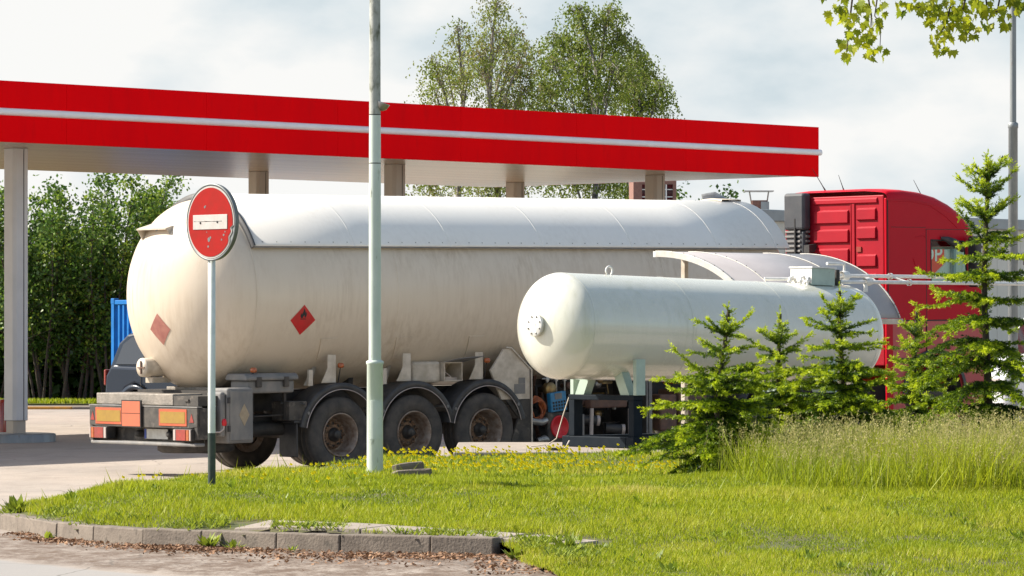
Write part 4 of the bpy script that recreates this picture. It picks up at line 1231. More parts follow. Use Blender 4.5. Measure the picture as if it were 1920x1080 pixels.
# warning diamonds
def cyl_diamond(xc, ang, h, mats, flame=True):
    """diamond wrapped on the right side of the tank; ang below horizontal (rad)"""
    n = 8; r_ = TR + .004
    def P(u, v, rr=r_):
        a = math.pi + ang + (-v) / TR * -1 * -1
        a = math.pi - (v / TR) + ang * 1.0
        return (xc + u, rr * math.cos(a), TZ + rr * math.sin(a))
    v, f = [], []
    for i in range(n + 1):
        t = i / n * 2 - 1
        wdt = h * (1 - abs(t))
        v += [P(-wdt, t * h), P(0, t * h), P(wdt, t * h)]
    for i in range(n):
        f += [(i*3, i*3+1, i*3+4, i*3+3), (i*3+1, i*3+2, i*3+5, i*3+4)]
    mb = MB(); mb.add(v, f); o = mb.build('hazard_placard', mats, tr)
    if flame:
        pts = [(-.035, .03), (-.055, .06), (-.04, .10), (-.03, .08), (-.01, .12), (.0, .165), (.022, .13), (.03, .10), (.04, .115), (.052, .075), (.035, .03), (.018, .05), (.01, .075), (-.005, .05), (-.012, .03)]
        mb = MB(); mb.add([P(a, b, r_ + .003) for a, b in pts], [tuple(range(len(pts)))])
        mb.add([P(a, b, r_ + .003) for a, b in ((-.05, .012), (-.05, .022), (.05, .022), (.05, .012))], [(0, 1, 2, 3)])
        mb.build('flame_symbol', M['ink_black'], o)
    return o
cyl_diamond(-1.98, R(15.5), .212, M['placard_red'])
mb = MB(); v = []
yc, zc_, h = -.13, TZ - .46, .215
for i in range(9):
    t = i / 8 * 2 - 1; wdt = h * (1 - abs(t))
    for k in (-1, 0, 1):
        y, z = yc + k * wdt, zc_ + t * h
        v.append((dome_x(y, z) - .004, y, z))
mb.add(v, [q for i in range(8) for q in ((i*3, i*3+1, i*3+4, i*3+3), (i*3+1, i*3+2, i*3+5, i*3+4))])
mb.build('faded_placard', M['placard_faded'], tr)['label'] = 'faded brownish diamond on the rear dome'

# chassis
mb = MB()
for y in (-.48, .40):
    mb.box(-3.6, 6.9, y, y + .08, .86, 1.12)
for x in np.arange(-3.4, 6.9, .9): mb.box(x, x + .08, -.4, .4, .9, 1.08)
for x in (-1.32, -.03, 1.26):
    mb.tube([(x, -1.0, .52), (x, 1.0, .52)], .07, 12)
    for y in (-.5, .5): mb.tube([(x + .1, y, .62), (x + .1, y, .86)], .11, 14); mb.box(x - .5, x + .2, y - .05, y + .05, .55, .62)
mb.box(-3.2, -1.9, -.9, .9, 1.1, 1.16)
mb.box(2.2, 4.4, -.4, .4, .4, .86)
mb.build('chassis', M['chassis'], tr)
mb = MB()
for x in (-2.1, -.7, .6, 3.0, 5.5): mb.prism([(-.6, 1.12), (.6, 1.12), (.62, 1.34), (.3, 1.2), (-.3, 1.2), (-.62, 1.34)], 'x', x, x + .08)
mb.build('tank_cradle', M['chassis'], tr)

# wheels: local outward = +y
def make_wheel(x, side):
    we = empty_part('wheel', tr, (x, side * 1.055, .525), (0, 0, 0 if side > 0 else R(180)))
    return we
tyre_prof = [(.13, .292), (.165, .30), (.185, .33), (.196, .40), (.19, .455), (.178, .49), (.168, .497), (.165, .507), (.13, .522), (.06, .525)]
tyre_prof += [(.055, .512), (.045, .512), (.04, .525), (-.04, .525), (-.045, .512), (-.055, .512), (-.06, .525)]
tyre_prof += [(-a, r_) for a, r_ in reversed(tyre_prof[:9])]
rim_prof = [(.145, .303), (.178, .300), (.186, .292), (.178, .284), (.155, .274), (.12, .258), (.04, .25), (-.03, .24), (-.06, .215), (-.055, .19), (-.03, .172)]
first = None
for x in (-1.32, -.03, 1.26):
    for side in (-1, 1):
        if first is None:
            we = make_wheel(x, side)
            mb = MB(); mb.lathe(tyre_prof, 'y', 64); mb.build('tyre', M['rubber'], we)
            mb = MB(); mb.lathe(rim_prof, 'y', 48); mb.lathe([(-.14, .29), (-.12, .2)], 'y', 32); mb.build('rim', M['rim_steel'], we)
            mb = MB()
            mb.lathe([(-.035, .205), (-.015, .196), (-.005, .165), (.01, .12), (.02, .10)], 'y', 40)
            for k in range(10):
                a = 2 * math.pi * k / 10
                cx, cz = .168 * math.cos(a), .168 * math.sin(a)
                mb.lathe([(-.012, .024), (.028, .022), (.032, .013), (.045, .013), (.046, .001)], 'y', 6, (cx, 0, cz))
            mb.build('hub', M['hub_rust'], we)
            mb = MB()
            for k in range(10):
                a = 2 * math.pi * (k + .5) / 10
                cx, cz = .148 * math.cos(a), .148 * math.sin(a)
                mb.lathe([(.0, .021), (.004, .021), (.005, .001)], 'y', 10, (cx, 0, cz))
            mb.lathe([(.01, .098), (.05, .085), (.055, .068), (.11, .062), (.125, .052), (.128, .001)], 'y', 28)
            mb.build('hub_cap', M['hub_dark'], we)
            first = we
        else:
            we = first.copy(); C.objects.link(we); we.location.x = x; we.location.y = side * 1.055
            we.rotation_euler = (0, rng.uniform(0, 6.28) if False else 0, 0 if side > 0 else R(180))
            for ch_ in first.children:
                c_ = ch_.copy(); C.objects.link(c_); c_.parent = we
                c_.rotation_euler = (0, rng.uniform(0, 6.28), 0)
# fenders
for x in (-1.32, -.03, 1.26):
    for side in (-1, 1):
        mb = MB(); y0, y1 = side * 1.275, side * .84
        a0, a1 = R(10), R(168)
        # lathe about y: angle t measured from z towards x (p = (s, a, c)) -> use t from -80..80
        t0, t1 = R(-80 if True else 0), R(78)
        mb.lathe([(y1, .70), (y0 * .985, .715), (y0, .705), (y0, .625), (y0 * .992, .62), (y0 * .98, .69), (y1, .685)], 'y', 36, (x, 0, .525), t0, t1)
        fd = mb.build('fender', M['black_plastic'], tr)
        mb = MB(); pts = [(x + .622 * math.sin(t), y0 * 1.002, .525 + .622 * math.cos(t)) for t in np.linspace(t0, t1, 28)]
        mb.tube(pts, .0065, 6); mb.build('edge_trim', M['lamp_white'], fd)
        mb = MB()
        for tt in (R(-62), R(58)):
            mb.cut(); mb.tube([(x + .66 * math.sin(tt), y0 * 1.01, .525 + .66 * math.cos(tt)), (x + .66 * math.sin(tt), y0 * .8, .525 + .66 * math.cos(tt))], .022, 8)
        mb.build_parts('fender_bolt', M['dusty_grey'], fd)
for y0, y1 in ((-1.24, -.84), (.84, 1.24)):
    mb = MB(); mb.box(-2.08, -2.05, y0, y1, .24, .70); mb.box(-2.12, -1.96, y0, y1, .70, .74)
    mb.build('mud_flap', M['black_plastic'], tr, bevel=.012)
mb = MB(); mb.box(-2.2, -1.9, -1.24, -.84, .74, 1.0); mb.tube([(-2.24, -1.1, .98), (-1.95, -1.26, .96)], .02, 8)
mb.build('flap_bracket', M['dusty_black'], tr, bevel=.03)
# near rear quarter black plate behind last fender
mb = MB(); mb.prism([(1.70, .32), (2.07, .32), (2.07, .94), (1.62, .94), (1.86, .68)], 'y', -1.24, -1.20); mb.build('side_guard', M['dusty_black'], tr)
mb = MB(); mb.prism([(1.55, .945), (2.07, .945), (2.07, 1.36), (1.72, 1.66), (1.6, 1.66), (1.35, 1.36)], 'y', -1.235, -1.2)
pnl = mb.build('cabinet_panel', M['cream_paint'], tr)
mb = MB(); mb.box(1.78, 1.98, -1.24, -1.236, 1.02, 1.16); mb.box(1.86, 1.98, -1.241, -1.236, 1.162, 1.25); mb.build('paint_patch', M['dusty_grey'], pnl)
mb = MB(); mb.tube([(1.62, -1.25, 1.68), (1.72, -1.25, 1.67), (2.09, -1.25, 1.36), (2.09, -1.25, .28)], .014, 6); mb.build('frame_tube', M['cream_paint'], pnl)

# tank mounting brackets and weld pads
for x in (-1.34, -.03, 1.27):
    for side in (-1, 1):
        mb = MB(); y0 = side * 1.16
        mb.prism([(x - .25, 1.24), (x, 1.24), (x, 1.62), (x - .135, 1.62), (x - .14, 1.44), (x - .19, 1.34)], 'y', y0, y0 - side * .012)
        mb.prism([(x - .33, 1.2), (x - .2, 1.2), (x - .12, 1.66), (x + .0, 1.74), (x + .1, 1.74)], 'y', y0 - side * .3, y0 - side * .31)
        br = mb.build('mounting_bracket', M['cream_paint'], tr)
        mb = MB(); v = []; n = 6
        aR = math.pi
        for i in range(n + 1):
            a = (math.pi + R(27) + R(16) * i / n) if side < 0 else (-R(27) - R(16) * i / n)
            for u in (-.26 + .012 * i * 1.0, .02):
                v.append((x + u, (TR + .008) * math.cos(a), TZ + (TR + .008) * math.sin(a)))
        mb.add(v, [(2*i, 2*i+1, 2*i+3, 2*i+2) for i in range(n)]); mb.build('weld_pad', M['tank_cream'], br, solid=.014)
for x in (-1.75, -.47): 
    mb = MB(); mb.prism([(x - .02, 1.2), (x + .06, 1.2), (x + .06, 1.42), (x, 1.42)], 'y', -1.1, -1.06); mb.build('fin', M['cream_paint'], tr)
# amber side lamps
for x, z in ((-2.75, 1.40), (-1.27, 1.44), (1.33, 1.47)):
    mb = MB(); mb.lathe([(z, .03), (z + .012, .046), (z + .05, .046), (z + .068, .03), (z + .07, .001)], 'z', 14, (x, -1.18, 0))
    o = mb.build('marker_lamp', M['lamp_amber'], tr)
    mb = MB(); mb.tube([(x, -1.17, z), (x - .01, -1.15, z - .12), (x, -1.1, z - .25)], .008, 6); mb.build('cable', M['chassis'], o)
# open valve cabinet between second and third axles
mb = MB(); x0, x1, y0, y1, z0, z1 = .60, .93, -1.12, -.7, 1.22, 1.47
t_ = .015
mb.box(x0, x1, y0, y1, z0, z0 + t_); mb.box(x0, x0 + t_, y0, y1, z0 + t_, z1); mb.box(x1 - t_, x1, y0, y1, z0 + t_, z1); mb.box(x0, x1, y0, y1, z1, z1 + t_); mb.box(x0 + t_, x1 - t_, y1 - t_, y1, z0 + t_, z1)
vbx = mb.build('valve_cabinet', M['cream_paint'], tr)
mb = MB(); mb.quad((x0 - .02, y0 - .01, z1 + .02), (x1 + .02, y0 - .01, z1 + .02), (x1 + .22, y0 - .22, z1 + .10), (x0 + .1, y0 - .22, z1 + .07)); mb.build('flap', M['dusty_grey'], vbx, solid=.01)
mb = MB(); mb.box(x0 + .02, x1 - .02, y1 - .05, y1 - .02, z0 + .02, z1 - .01); mb.build('inside', M['ink_black'], vbx)
mb = MB(); mb.box(x0 + .06, x0 + .17, y0 + .05, y0 + .2, z0 + .016, z0 + .06); mb.box(x0 + .19, x0 + .3, y0 + .08, y0 + .2, z0 + .016, z0 + .05); mb.tube([(x0 + .06, y0 + .1, z1 - .03), (x0 + .1, y0 + .1, z0 + .12), (x0 + .2, y0 + .1, z0 + .06)], .01, 6); mb.build('terminals', M['lamp_white'], vbx)
mb = MB(); mb.box(.1, .6, -1.05, -.7, 1.2, 1.5); mb.build('air_tank_cover', M['cream_paint'], tr, bevel=.04)

# pump compartment with hoses, meter and reel
X0, X1, Y0, Y1, Z0, Z1 = 2.12, 4.32, -1.2, -.42, .27, 1.42
mb = MB(); mb.box(X0, X1, Y1, Y1 + .03, Z0, Z1); mb.box(X0 - .03, X0, Y0, Y1, Z0, Z1); mb.box(X0, X1, Y0 + .05, Y1, Z0 - .03, Z0); mb.box(X1, X1 + .03, Y0, Y1, Z0, Z1); mb.box(X0, X1, Y0 + .1, Y1, Z1, Z1 + .03)
cmp_ = mb.build('pump_compartment', M['chassis'], tr)
mb = MB()
for k in range(26):
    x = rng.uniform(X0 + .1, X1 - .1); z = rng.uniform(Z0 + .1, Z1 - .1); y = rng.uniform(-.95, -.55)
    p0 = Vector((x, y, z)); pts = [p0]
    for j in range(3):
        ax = rng.choice('xz'); dlt = rng.uniform(-.35, .35)
        p0 = p0 + Vector((dlt if ax == 'x' else 0, rng.uniform(-.05, .05), dlt if ax == 'z' else 0))
        p0.x = min(max(p0.x, X0 + .06), X1 - .06); p0.z = min(max(p0.z, Z0 + .05), Z1 - .05)
        pts.append(p0.copy())
    mb.m = rng.choice((0, 0, 1, 2, 3))
    mb.tube(pts, rng.uniform(.012, .035), 8)
for k in range(12):
    x = rng.uniform(X0 + .1, X1 - .2); z = rng.uniform(Z0 + .15, Z1 - .15)
    mb.m = rng.choice((0, 1, 2, 3))
    mb.lathe([(-1.0, .001), (-1.0, .05), (-.97, .055), (-.93, .055), (-.92, .03), (-.8, .03)], 'y', 14, (x, rng.uniform(-.05, .1), z))
mb.m = 1
for x in (2.55, 2.72, 2.88): mb.lathe([(1.18, .03), (1.24, .034), (1.26, .02), (1.34, .02)], 'z', 12, (x, -1.05, 0)); mb.tube([(x, -1.05, 1.0), (x, -1.05, 1.2)], .015, 8)
mb.tube([(2.45, -1.05, 1.22), (3.0, -1.05, 1.22)], .015, 8)
mb.build('pipework', [M['chassis'], M['steel'], M['brass'], M['rust_brown']], cmp_)
# orange hose coil
mb = MB()
for k in range(5):
    r_ = .12 + .018 * k
    mb.tube([(2.32 + r_ * .8 * math.cos(t), -1.08 + .03 * math.sin(3 * t + k), .78 + r_ * math.sin(t)) for t in np.linspace(0, 6.28, 24)], .014, 6)
mb.build('hose_coil', M['hose_orange'], cmp_)
mb = MB(); mb.tube([(2.2, -1.1, .62), (2.35, -1.15, .60), (2.5, -1.1, .63)], .05, 10); mb.tube([(2.3, -1.12, .34), (2.42, -1.14, .36), (2.55, -1.1, .33)], [.04, .06, .03], 10); mb.build('silver_hose', M['steel'], cmp_)
# red-faced reel
mb = MB(); mb.box(2.47, 2.88, -1.16, -1.08, .30, .74); rl = mb.build('reel_box', M['dusty_black'], cmp_, bevel=.02)
mb = MB(); mb.lathe([(-1.165, .165), (-1.185, .16), (-1.185, .145), (-1.17, .135), (-1.165, .001)], 'y', 36, (2.68, 0, .53)); mb.build('red_disc', M['bright_red'], rl)
# blue keypad meter
MM = Matrix.Translation((2.66, -1.15, .90)) @ Matrix.Rotation(R(-6), 4, 'Y')
mb = MB(MM); mb.box(-.15, .15, -.03, .06, -.15, .13); bl = mb.build('meter', M['blue_meter'], cmp_, bevel=.015)
mb = MB(MM); mb.box(-.07, .06, -.036, -.03, .03, .115); mb.build('display', M['dusty_grey'], bl)
mb = MB(MM)
for r_ in range(3):
    for c_ in range(5): mb.box(-.12 + c_ * .052, -.09 + c_ * .052, -.036, -.03, -.12 + r_ * .045, -.09 + r_ * .045)
mb.build('keypad', M['ink_black'], bl)
mb = MB(); mb.lathe([(-1.12, .001), (-1.12, .09), (-1.1, .1), (-1.02, .1), (-1.0, .05), (-.8, .05)], 'y', 24, (2.58, 0, 1.07)); mb.build('gauge', M['brass'], cmp_)
mb = MB(); mb.box(2.95, 3.18, -1.14, -1.05, .36, .70); mb.build('grey_box', M['dusty_grey'], cmp_, bevel=.01)
mb = MB(); mb.box(3.3, 4.0, -1.15, -1.0, .78, .96); mb.build('rusty_rail', M['rust_brown'], cmp_, bevel=.02)
mb = MB()
mb.tube([(3.2, -1.0, .62), (3.42, -1.12, .60)], .075, 14); mb.cut(); mb.tube([(3.7, -1.0, .48), (3.9, -1.12, .46)], .075, 14)
mb.build_parts('hose_coupling', M['black_plastic'], cmp_)
mb = MB(); mb.tube([(3.42, -1.12, .60), (3.46, -1.14, .597)], .08, 14); mb.cut(); mb.tube([(3.9, -1.12, .46), (3.94, -1.14, .457)], .08, 14); mb.build_parts('coupling_cap', M['lamp_white'], cmp_)
mb = MB(); mb.tube([(3.3, -1.14, .28), (3.32, -1.14, .78)], .03, 8); mb.cut(); mb.box(4.05, 4.2, -1.14, -1.1, .3, .76); mb.build_parts('upright_bar', M['lamp_white'], cmp_)
# frame posts and boxes ahead of the compartment
mb = MB(); mb.box(4.36, 4.42, -1.22, -1.16, .25, 1.3); mb.tube([(4.32, -1.22, 1.3), (4.32, -1.22, .3)], .014, 6); mb.build('frame_post', M['dusty_grey'], tr)
mb = MB(); mb.box(4.62, 4.95, -1.18, -.7, .42, .95); mb.cut(); mb.box(5.0, 5.55, -1.18, -.7, .42, 1.02); mb.build_parts('side_box', M['rust_brown'], tr, bevel=.025)
mb = MB(); mb.box(4.9, 5.2, -1.18, -.9, 1.1, 1.22); mb.build('fire_extinguisher_box', M['lamp_red'], tr, bevel=.02)
mb = MB(); mb.box(5.75, 5.9, -.9, -.75, .1, 1.1); mb.box(5.65, 6.0, -.98, -.68, .02, .06); mb.cut(); mb.box(5.75, 5.9, .75, .9, .1, 1.1); mb.box(5.65, 6.0, .68, .98, .02, .06); mb.build_parts('landing_leg', M['chassis'], tr)

# rear end
BX = -3.75
mb = MB()
mb.prism([(1.275, .945), (-1.275, .945), (-1.275, .69), (-1.1, .665), (1.12, .665), (1.275, .69)], 'x', BX, BX + .06)
mb.prism([(1.275, .94), (1.275, .46), (1.2, .46), (1.2, .94)], 'x', BX + .005, BX + .18); mb.prism([(-1.275, .94), (-1.275, .52), (-1.2, .52), (-1.2, .94)], 'x', BX + .005, BX + .3)
mb.box(BX + .16, BX + .19, -1.2, 1.2, .47, .69)
bp = mb.build('bumper', M['dusty_black'], tr, bevel=.012)
mb = MB(); mb.box(BX - .005, BX + .08, -1.28, 1.28, .948, .962); mb.build('top_edge', M['dusty_grey'], bp)
mb = MB()
mb.prism([(BX - .02, 1.22), (BX - .06, .9), (BX - .06, -.9), (BX - .02, -1.26), (BX + .14, -1.26), (BX + .14, 1.22)], 'z', .43, .475)
mb.build('underrun_bar', M['dusty_grey'], tr, bevel=.015)
for ya, yb in ((1.115, .475), (-.40, -1.04)):
    mb = MB(); mb.box(BX - .008, BX - .002, yb, ya, .70, .925); rp = mb.build('reflector_panel', M['orange_refl'], bp)
    mb = MB(); mb.box(BX - .012, BX - .0085, yb + .035, ya - .035, .735, .89); mb.build('yellow_field', M['yellow_refl'], rp)
mb = MB(); mb.box(BX - .03, BX - .010, -.01, .455, .665, 1.035); hz = mb.build('hazard_plate', M['ink_black'], bp)
mb = MB(); mb.box(BX - .034, BX - .031, .01, .435, .68, .85); mb.box(BX - .034, BX - .031, .01, .435, .858, 1.02); mb.build('orange_field', M['orange_plate'], hz)
def lamp(ya, yb, flip):
    mb = MB(); mb.box(BX - .05, BX + .1, yb, ya, .50, .665); o = mb.build('tail_lamp', M['chassis'], bp, bevel=.01)
    w_ = (ya - yb)
    segs = ((0, .10, 'lamp_white'), (.10, .28, 'lamp_amber'), (.28, .84, 'lamp_red'), (.84, 1.0, 'lamp_white'))
    for a, b, m_ in segs:
        if flip: q0, q1 = yb + w_ * a, yb + w_ * b
        else: q0, q1 = ya - w_ * b, ya - w_ * a
        mb = MB(); mb.box(BX - .065, BX - .051, q0 + .006, q1 - .006, .51, .655); mb.build('lens', M[m_], o, bevel=.004)
lamp(1.19, .78, False); lamp(-.80, -1.21, True)
mb = MB(); mb.box(BX + .12, BX + .13, -.42, .12, .51, .645); npl = mb.build('number_plate', M['plate_white'], bp)
mb = MB(); mb.box(BX + .116, BX + .119, .075, .12, .512, .643); mb.build('blue_strip', M['plate_blue'], npl)
mb = MB()
for y in (.24, -.50): mb.cut(); mb.lathe([(BX + .06, .001), (BX + .06, .035), (BX + .08, .045), (BX + .16, .05)], 'x', 16, (0, y, .58))
mb.build_parts('rubber_buffer', M['chassis'], bp)
mb = MB()
for yc in (1.19, -1.15): mb.cut(); mb.prism([(yc - .05, .75), (yc + .05, .75), (yc, .87)], 'x', BX - .006, BX - .002)
mb.build_parts('red_triangle', M['lamp_red'], bp)
mb = MB(); mb.box(-3.68, -3.15, -.62, 1.2, .97, 1.12); mb.box(-3.0, -2.6, -.5, .5, 1.12, 1.2); mb.build('checker_box', M['checker_plate'], tr, bevel=.01)
mb = MB(); mb.box(-3.68, -3.2, -1.2, -.64, .97, 1.1); mb.box(-3.7, -3.685, -1.0, -.9, 1.03, 1.06); mb.build('side_tray', M['dusty_black'], tr)
# spare wheel slung under the tail
mb = MB(); mb.lathe([(-.08, .3), (-.10, .46), (-.07, .52), (.06, .52), (.08, .46), (.08, .3)], 'z', 48, (-3.08, -.30, .42)); mb.build('spare_tyre', M['rubber'], tr)
# round inspection drum on the far side
mb = MB(); mb.lathe([(-3.52, .001), (-3.52, .125), (-3.5, .13), (-3.2, .13)], 'x', 32, (0, .34, 1.47)); dr = mb.build('hose_drum', M['cream_paint'], tr)
mb = MB(); mb.box(-3.54, -3.522, .335, .35, 1.38, 1.56); mb.box(-3.538, -3.522, .26, .42, 1.46, 1.475); mb.build('handle', M['rust_brown'], dr)
mb = MB(); mb.box(-3.4, -3.1, .26, .42, 1.26, 1.33); mb.build('drum_bracket', M['cream_paint'], tr)
# grey document box with diamond and grey tool box
mb = MB(); mb.box(-3.27, -2.84, -1.30, -.95, .46, 1.2); mb.box(-3.36, -3.275, -1.27, -.95, .55, 1.15); gb = mb.build('extinguisher_box', M['dusty_grey'], tr, bevel=.03, seg=3)
mb = MB(); mb.box(-3.24, -2.87, -1.318, -1.30, .50, 1.16); lid = mb.build('lid', M['dusty_grey'], gb, bevel=.02, seg=3)
mb = MB(); mb.prism([(-3.01, .69), (-2.925, .84), (-3.01, .99), (-3.095, .84)], 'y', -1.322, -1.3185); mb.build('tan_diamond', M['diamond_tan'], lid)
mb = MB()
for z in (.62, 1.0): mb.cut(); mb.box(-3.275, -3.24, -1.325, -1.30, z, z + .08)
mb.build_parts('hinge', M['black_plastic'], gb)
mb = MB(); mb.box(-2.86, -2.08, -1.2, -.8, 1.12, 1.29); tb_ = mb.build('toolbox', M['dusty_grey'], tr, bevel=.025)
mb = MB(); mb.prism([(-1.24, 1.293), (-1.24, 1.34), (-1.19, 1.385), (-.8, 1.385), (-.76, 1.34), (-.76, 1.293)], 'x', -2.92, -2.03); tl = mb.build('lid', M['dusty_grey'], tb_, bevel=.02)
mb = MB()
for x in (-2.7, -2.24): mb.cut(); mb.box(x - .04, x + .04, -1.255, -1.2, 1.2, 1.34)
mb.build_parts('latch', M['dusty_black'], tb_, bevel=.01)
mb = MB()
for x in (-2.75, -2.2): mb.box(x - .02, x + .02, -1.15, -1.1, .75, 1.118); 
mb.tube([(-2.9, -1.1, .8), (-2.1, -1.12, .82)], .012, 6); mb.tube([(-2.9, -.9, .62), (-2.1, -.9, .62)], .09, 12); mb.tube([(-2.85, -.6, .7), (-2.1, -.6, .7)], .13, 14)
mb.build('tool_box_frame', M['chassis'], tr)
mb = MB(); mb.tube([(-3.5, -1.27, .62), (-3.42, -1.33, .62), (-3.38, -1.36, .66), (-3.37, -1.36, .72)], .012, 6); lo = mb.build('outline_lamp', M['lamp_white'], tr)
mb = MB(); mb.lathe([(.7, .001), (.705, .03), (.75, .035), (.79, .025), (.8, .001)], 'z', 14, (-3.37, -1.36, 0)); mb.build('red_lens', M['bright_red'], lo)
# ------------------------------------------------------------------ red tractor cab (same axes as the trailer)
CX = 8.8
cb = thing('truck_tractor', 'red truck tractor with tall sleeper cab and black louvred air intake', 'truck',
           (TO.x + CX * TF[0], TO.y + CX * TF[1], TO.z + PITCH * CX), (0, -PITCH, R(TYAW)))
def TB(): return MB(Matrix.Translation((-CX, 0, 0)))
YR, YL = -1.245, 1.0
top = [(9.3, 3.98), (9.36, 4.015), (9.7, 4.02), (10.05, 3.99), (10.4, 3.92), (10.7, 3.81), (10.95, 3.68), (11.12, 3.54), (11.2, 3.42), (11.25, 3.27)]
mb = TB()
cs = [(0, .16), (.008, .10), (.03, .05), (.075, .018), (.16, .004), (.5, -.02)]
sec = [(YR + a, b) for a, b in cs] + [(YL - a, b) for a, b in reversed(cs)]
v = [(x, y, z - b) for x, z in top for y, b in sec]
n = len(sec)
mb.add(v, [(i*n+k, i*n+k+1, (i+1)*n+k+1, (i+1)*n+k) for i in range(len(top)-1) for k in range(n-1)], True)
mb.build('roof', M['cab_red'], cb)
st_ = [(x, z - .16) for x, z in top]
def side(mb, y):
    P1 = [(9.3, 2.0), (10.24, 2.0), (10.24, 2.55), (10.24, 3.24), (10.4, 3.76), (10.05, 3.83), (9.7, 3.86), (9.36, 3.855), (9.3, 3.82)]
    P2 = [(10.24, 3.24), (10.98, 3.22), (11.25, 3.11), (11.2, 3.26), (11.12, 3.38), (10.95, 3.52), (10.7, 3.65), (10.4, 3.76)]
    P3 = [(11.06, 2.55), (11.38, 2.55), (11.25, 3.11), (10.98, 3.22)]
    P4 = [(10.24, 2.0), (11.42, 2.0), (11.38, 2.55), (11.06, 2.55), (10.24, 2.55)]
    for P in (P1, P2, P3, P4):
        mb.add([(x, y, z) for x, z in P], [tuple(range(len(P)))])
mb = TB(); side(mb, YR); mb.build('side_panel', M['cab_red'], cb, solid=.02)
mb = TB(); side(mb, YL); mb.build('side_panel', M['cab_red'], cb, solid=.02)
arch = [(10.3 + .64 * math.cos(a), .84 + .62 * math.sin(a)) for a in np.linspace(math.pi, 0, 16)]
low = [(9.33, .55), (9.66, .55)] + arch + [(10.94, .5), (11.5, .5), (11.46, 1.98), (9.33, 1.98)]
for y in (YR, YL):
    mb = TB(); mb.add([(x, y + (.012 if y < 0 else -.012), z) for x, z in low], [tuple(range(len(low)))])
    mb.build('lower_side', M['cab_red_reflect'], cb, solid=.02)['label'] = 'lower cab side in paler red painted as reflected sunlit ground'
mb = TB()
for (xa, xb, za, zb) in ((10.13, 10.142, .6, 3.40), (9.31, 11.4, 1.982, 1.998), (9.35, 10.1, 1.40, 1.412), (10.13, 11.2, 3.40, 3.408), (9.36, 10.13, 3.43, 3.437), (9.285, 9.30, 2.0, 3.85)):
    mb.box(xa, xb, YR - .0125, YR + .01, za, zb)
mb.build('panel_gap', M['ink_black'], cb)
mb = TB()
mb.tube([(9.85, YR - .012, 2.95), (9.88, YR - .013, 2.86), (9.98, YR - .013, 2.76), (10.13, YR - .012, 2.70)], .006, 6)
mb.tube([(9.36, YR - .008, 3.83), (9.8, YR - .011, 3.83), (10.2, YR - .011, 3.78), (10.55, YR - .011, 3.62), (10.85, YR - .011, 3.42)], .006, 6)
mb.tube([(9.9, YR - .011, 3.28), (10.08, YR - .012, 3.31), (10.12, YR - .012, 3.28)], .006, 6)
mb.build('body_crease', M['cab_red'], cb)
# rear wall with pressed ribs
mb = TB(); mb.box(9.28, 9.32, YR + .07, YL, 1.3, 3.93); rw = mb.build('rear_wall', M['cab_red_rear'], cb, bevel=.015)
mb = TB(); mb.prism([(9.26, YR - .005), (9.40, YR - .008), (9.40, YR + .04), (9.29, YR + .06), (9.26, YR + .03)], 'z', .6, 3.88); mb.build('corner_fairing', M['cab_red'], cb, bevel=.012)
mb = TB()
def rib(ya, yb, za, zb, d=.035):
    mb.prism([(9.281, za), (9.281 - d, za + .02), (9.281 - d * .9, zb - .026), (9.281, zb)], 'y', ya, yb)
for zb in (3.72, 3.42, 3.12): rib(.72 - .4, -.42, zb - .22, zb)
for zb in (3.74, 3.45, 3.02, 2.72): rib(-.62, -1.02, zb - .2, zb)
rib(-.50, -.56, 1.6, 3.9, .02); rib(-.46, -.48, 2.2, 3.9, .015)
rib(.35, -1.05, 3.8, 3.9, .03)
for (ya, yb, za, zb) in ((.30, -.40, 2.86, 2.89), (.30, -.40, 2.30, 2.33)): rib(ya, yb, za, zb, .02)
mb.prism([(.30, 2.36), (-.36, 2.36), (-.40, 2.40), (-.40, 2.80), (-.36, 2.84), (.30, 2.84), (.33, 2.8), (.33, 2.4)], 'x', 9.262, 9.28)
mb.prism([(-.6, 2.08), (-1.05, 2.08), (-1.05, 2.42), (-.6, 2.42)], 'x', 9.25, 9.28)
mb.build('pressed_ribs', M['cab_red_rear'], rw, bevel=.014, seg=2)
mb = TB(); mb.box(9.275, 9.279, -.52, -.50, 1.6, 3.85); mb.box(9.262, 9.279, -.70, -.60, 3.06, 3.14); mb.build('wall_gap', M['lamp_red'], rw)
# air intake stack with louvres
mb = TB()
mb.prism([(9.12, .40), (9.10, .44), (9.10, .82), (9.13, .87), (9.27, .87), (9.27, .40)], 'z', 3.42, 4.0)
mb.prism([(9.14, .44), (9.14, .86), (9.27, .86), (9.27, .44)], 'z', 1.3, 3.42)
ink = mb.build('air_intake', M['intake_grey'], cb, bevel=.05, seg=3)
mb = TB()
for z in np.arange(1.8, 3.4, .075): mb.box(9.12, 9.142, .50, .85, z, z + .035); mb.box(9.16, 9.25, .405, .42, z, z + .035)
mb.build('louvres', M['dusty_grey'], ink, bevel=.006, seg=1)
mb = TB(); mb.box(9.095, 9.141, .585, .61, 1.7, 3.6); mb.build('slot', M['ink_black'], ink)
mb = TB(); mb.prism([(9.12, 3.05), (9.28, 3.08), (9.28, 3.2), (9.12, 3.18)], 'y', .30, .42); mb.build('clamp', M['black_plastic'], ink)
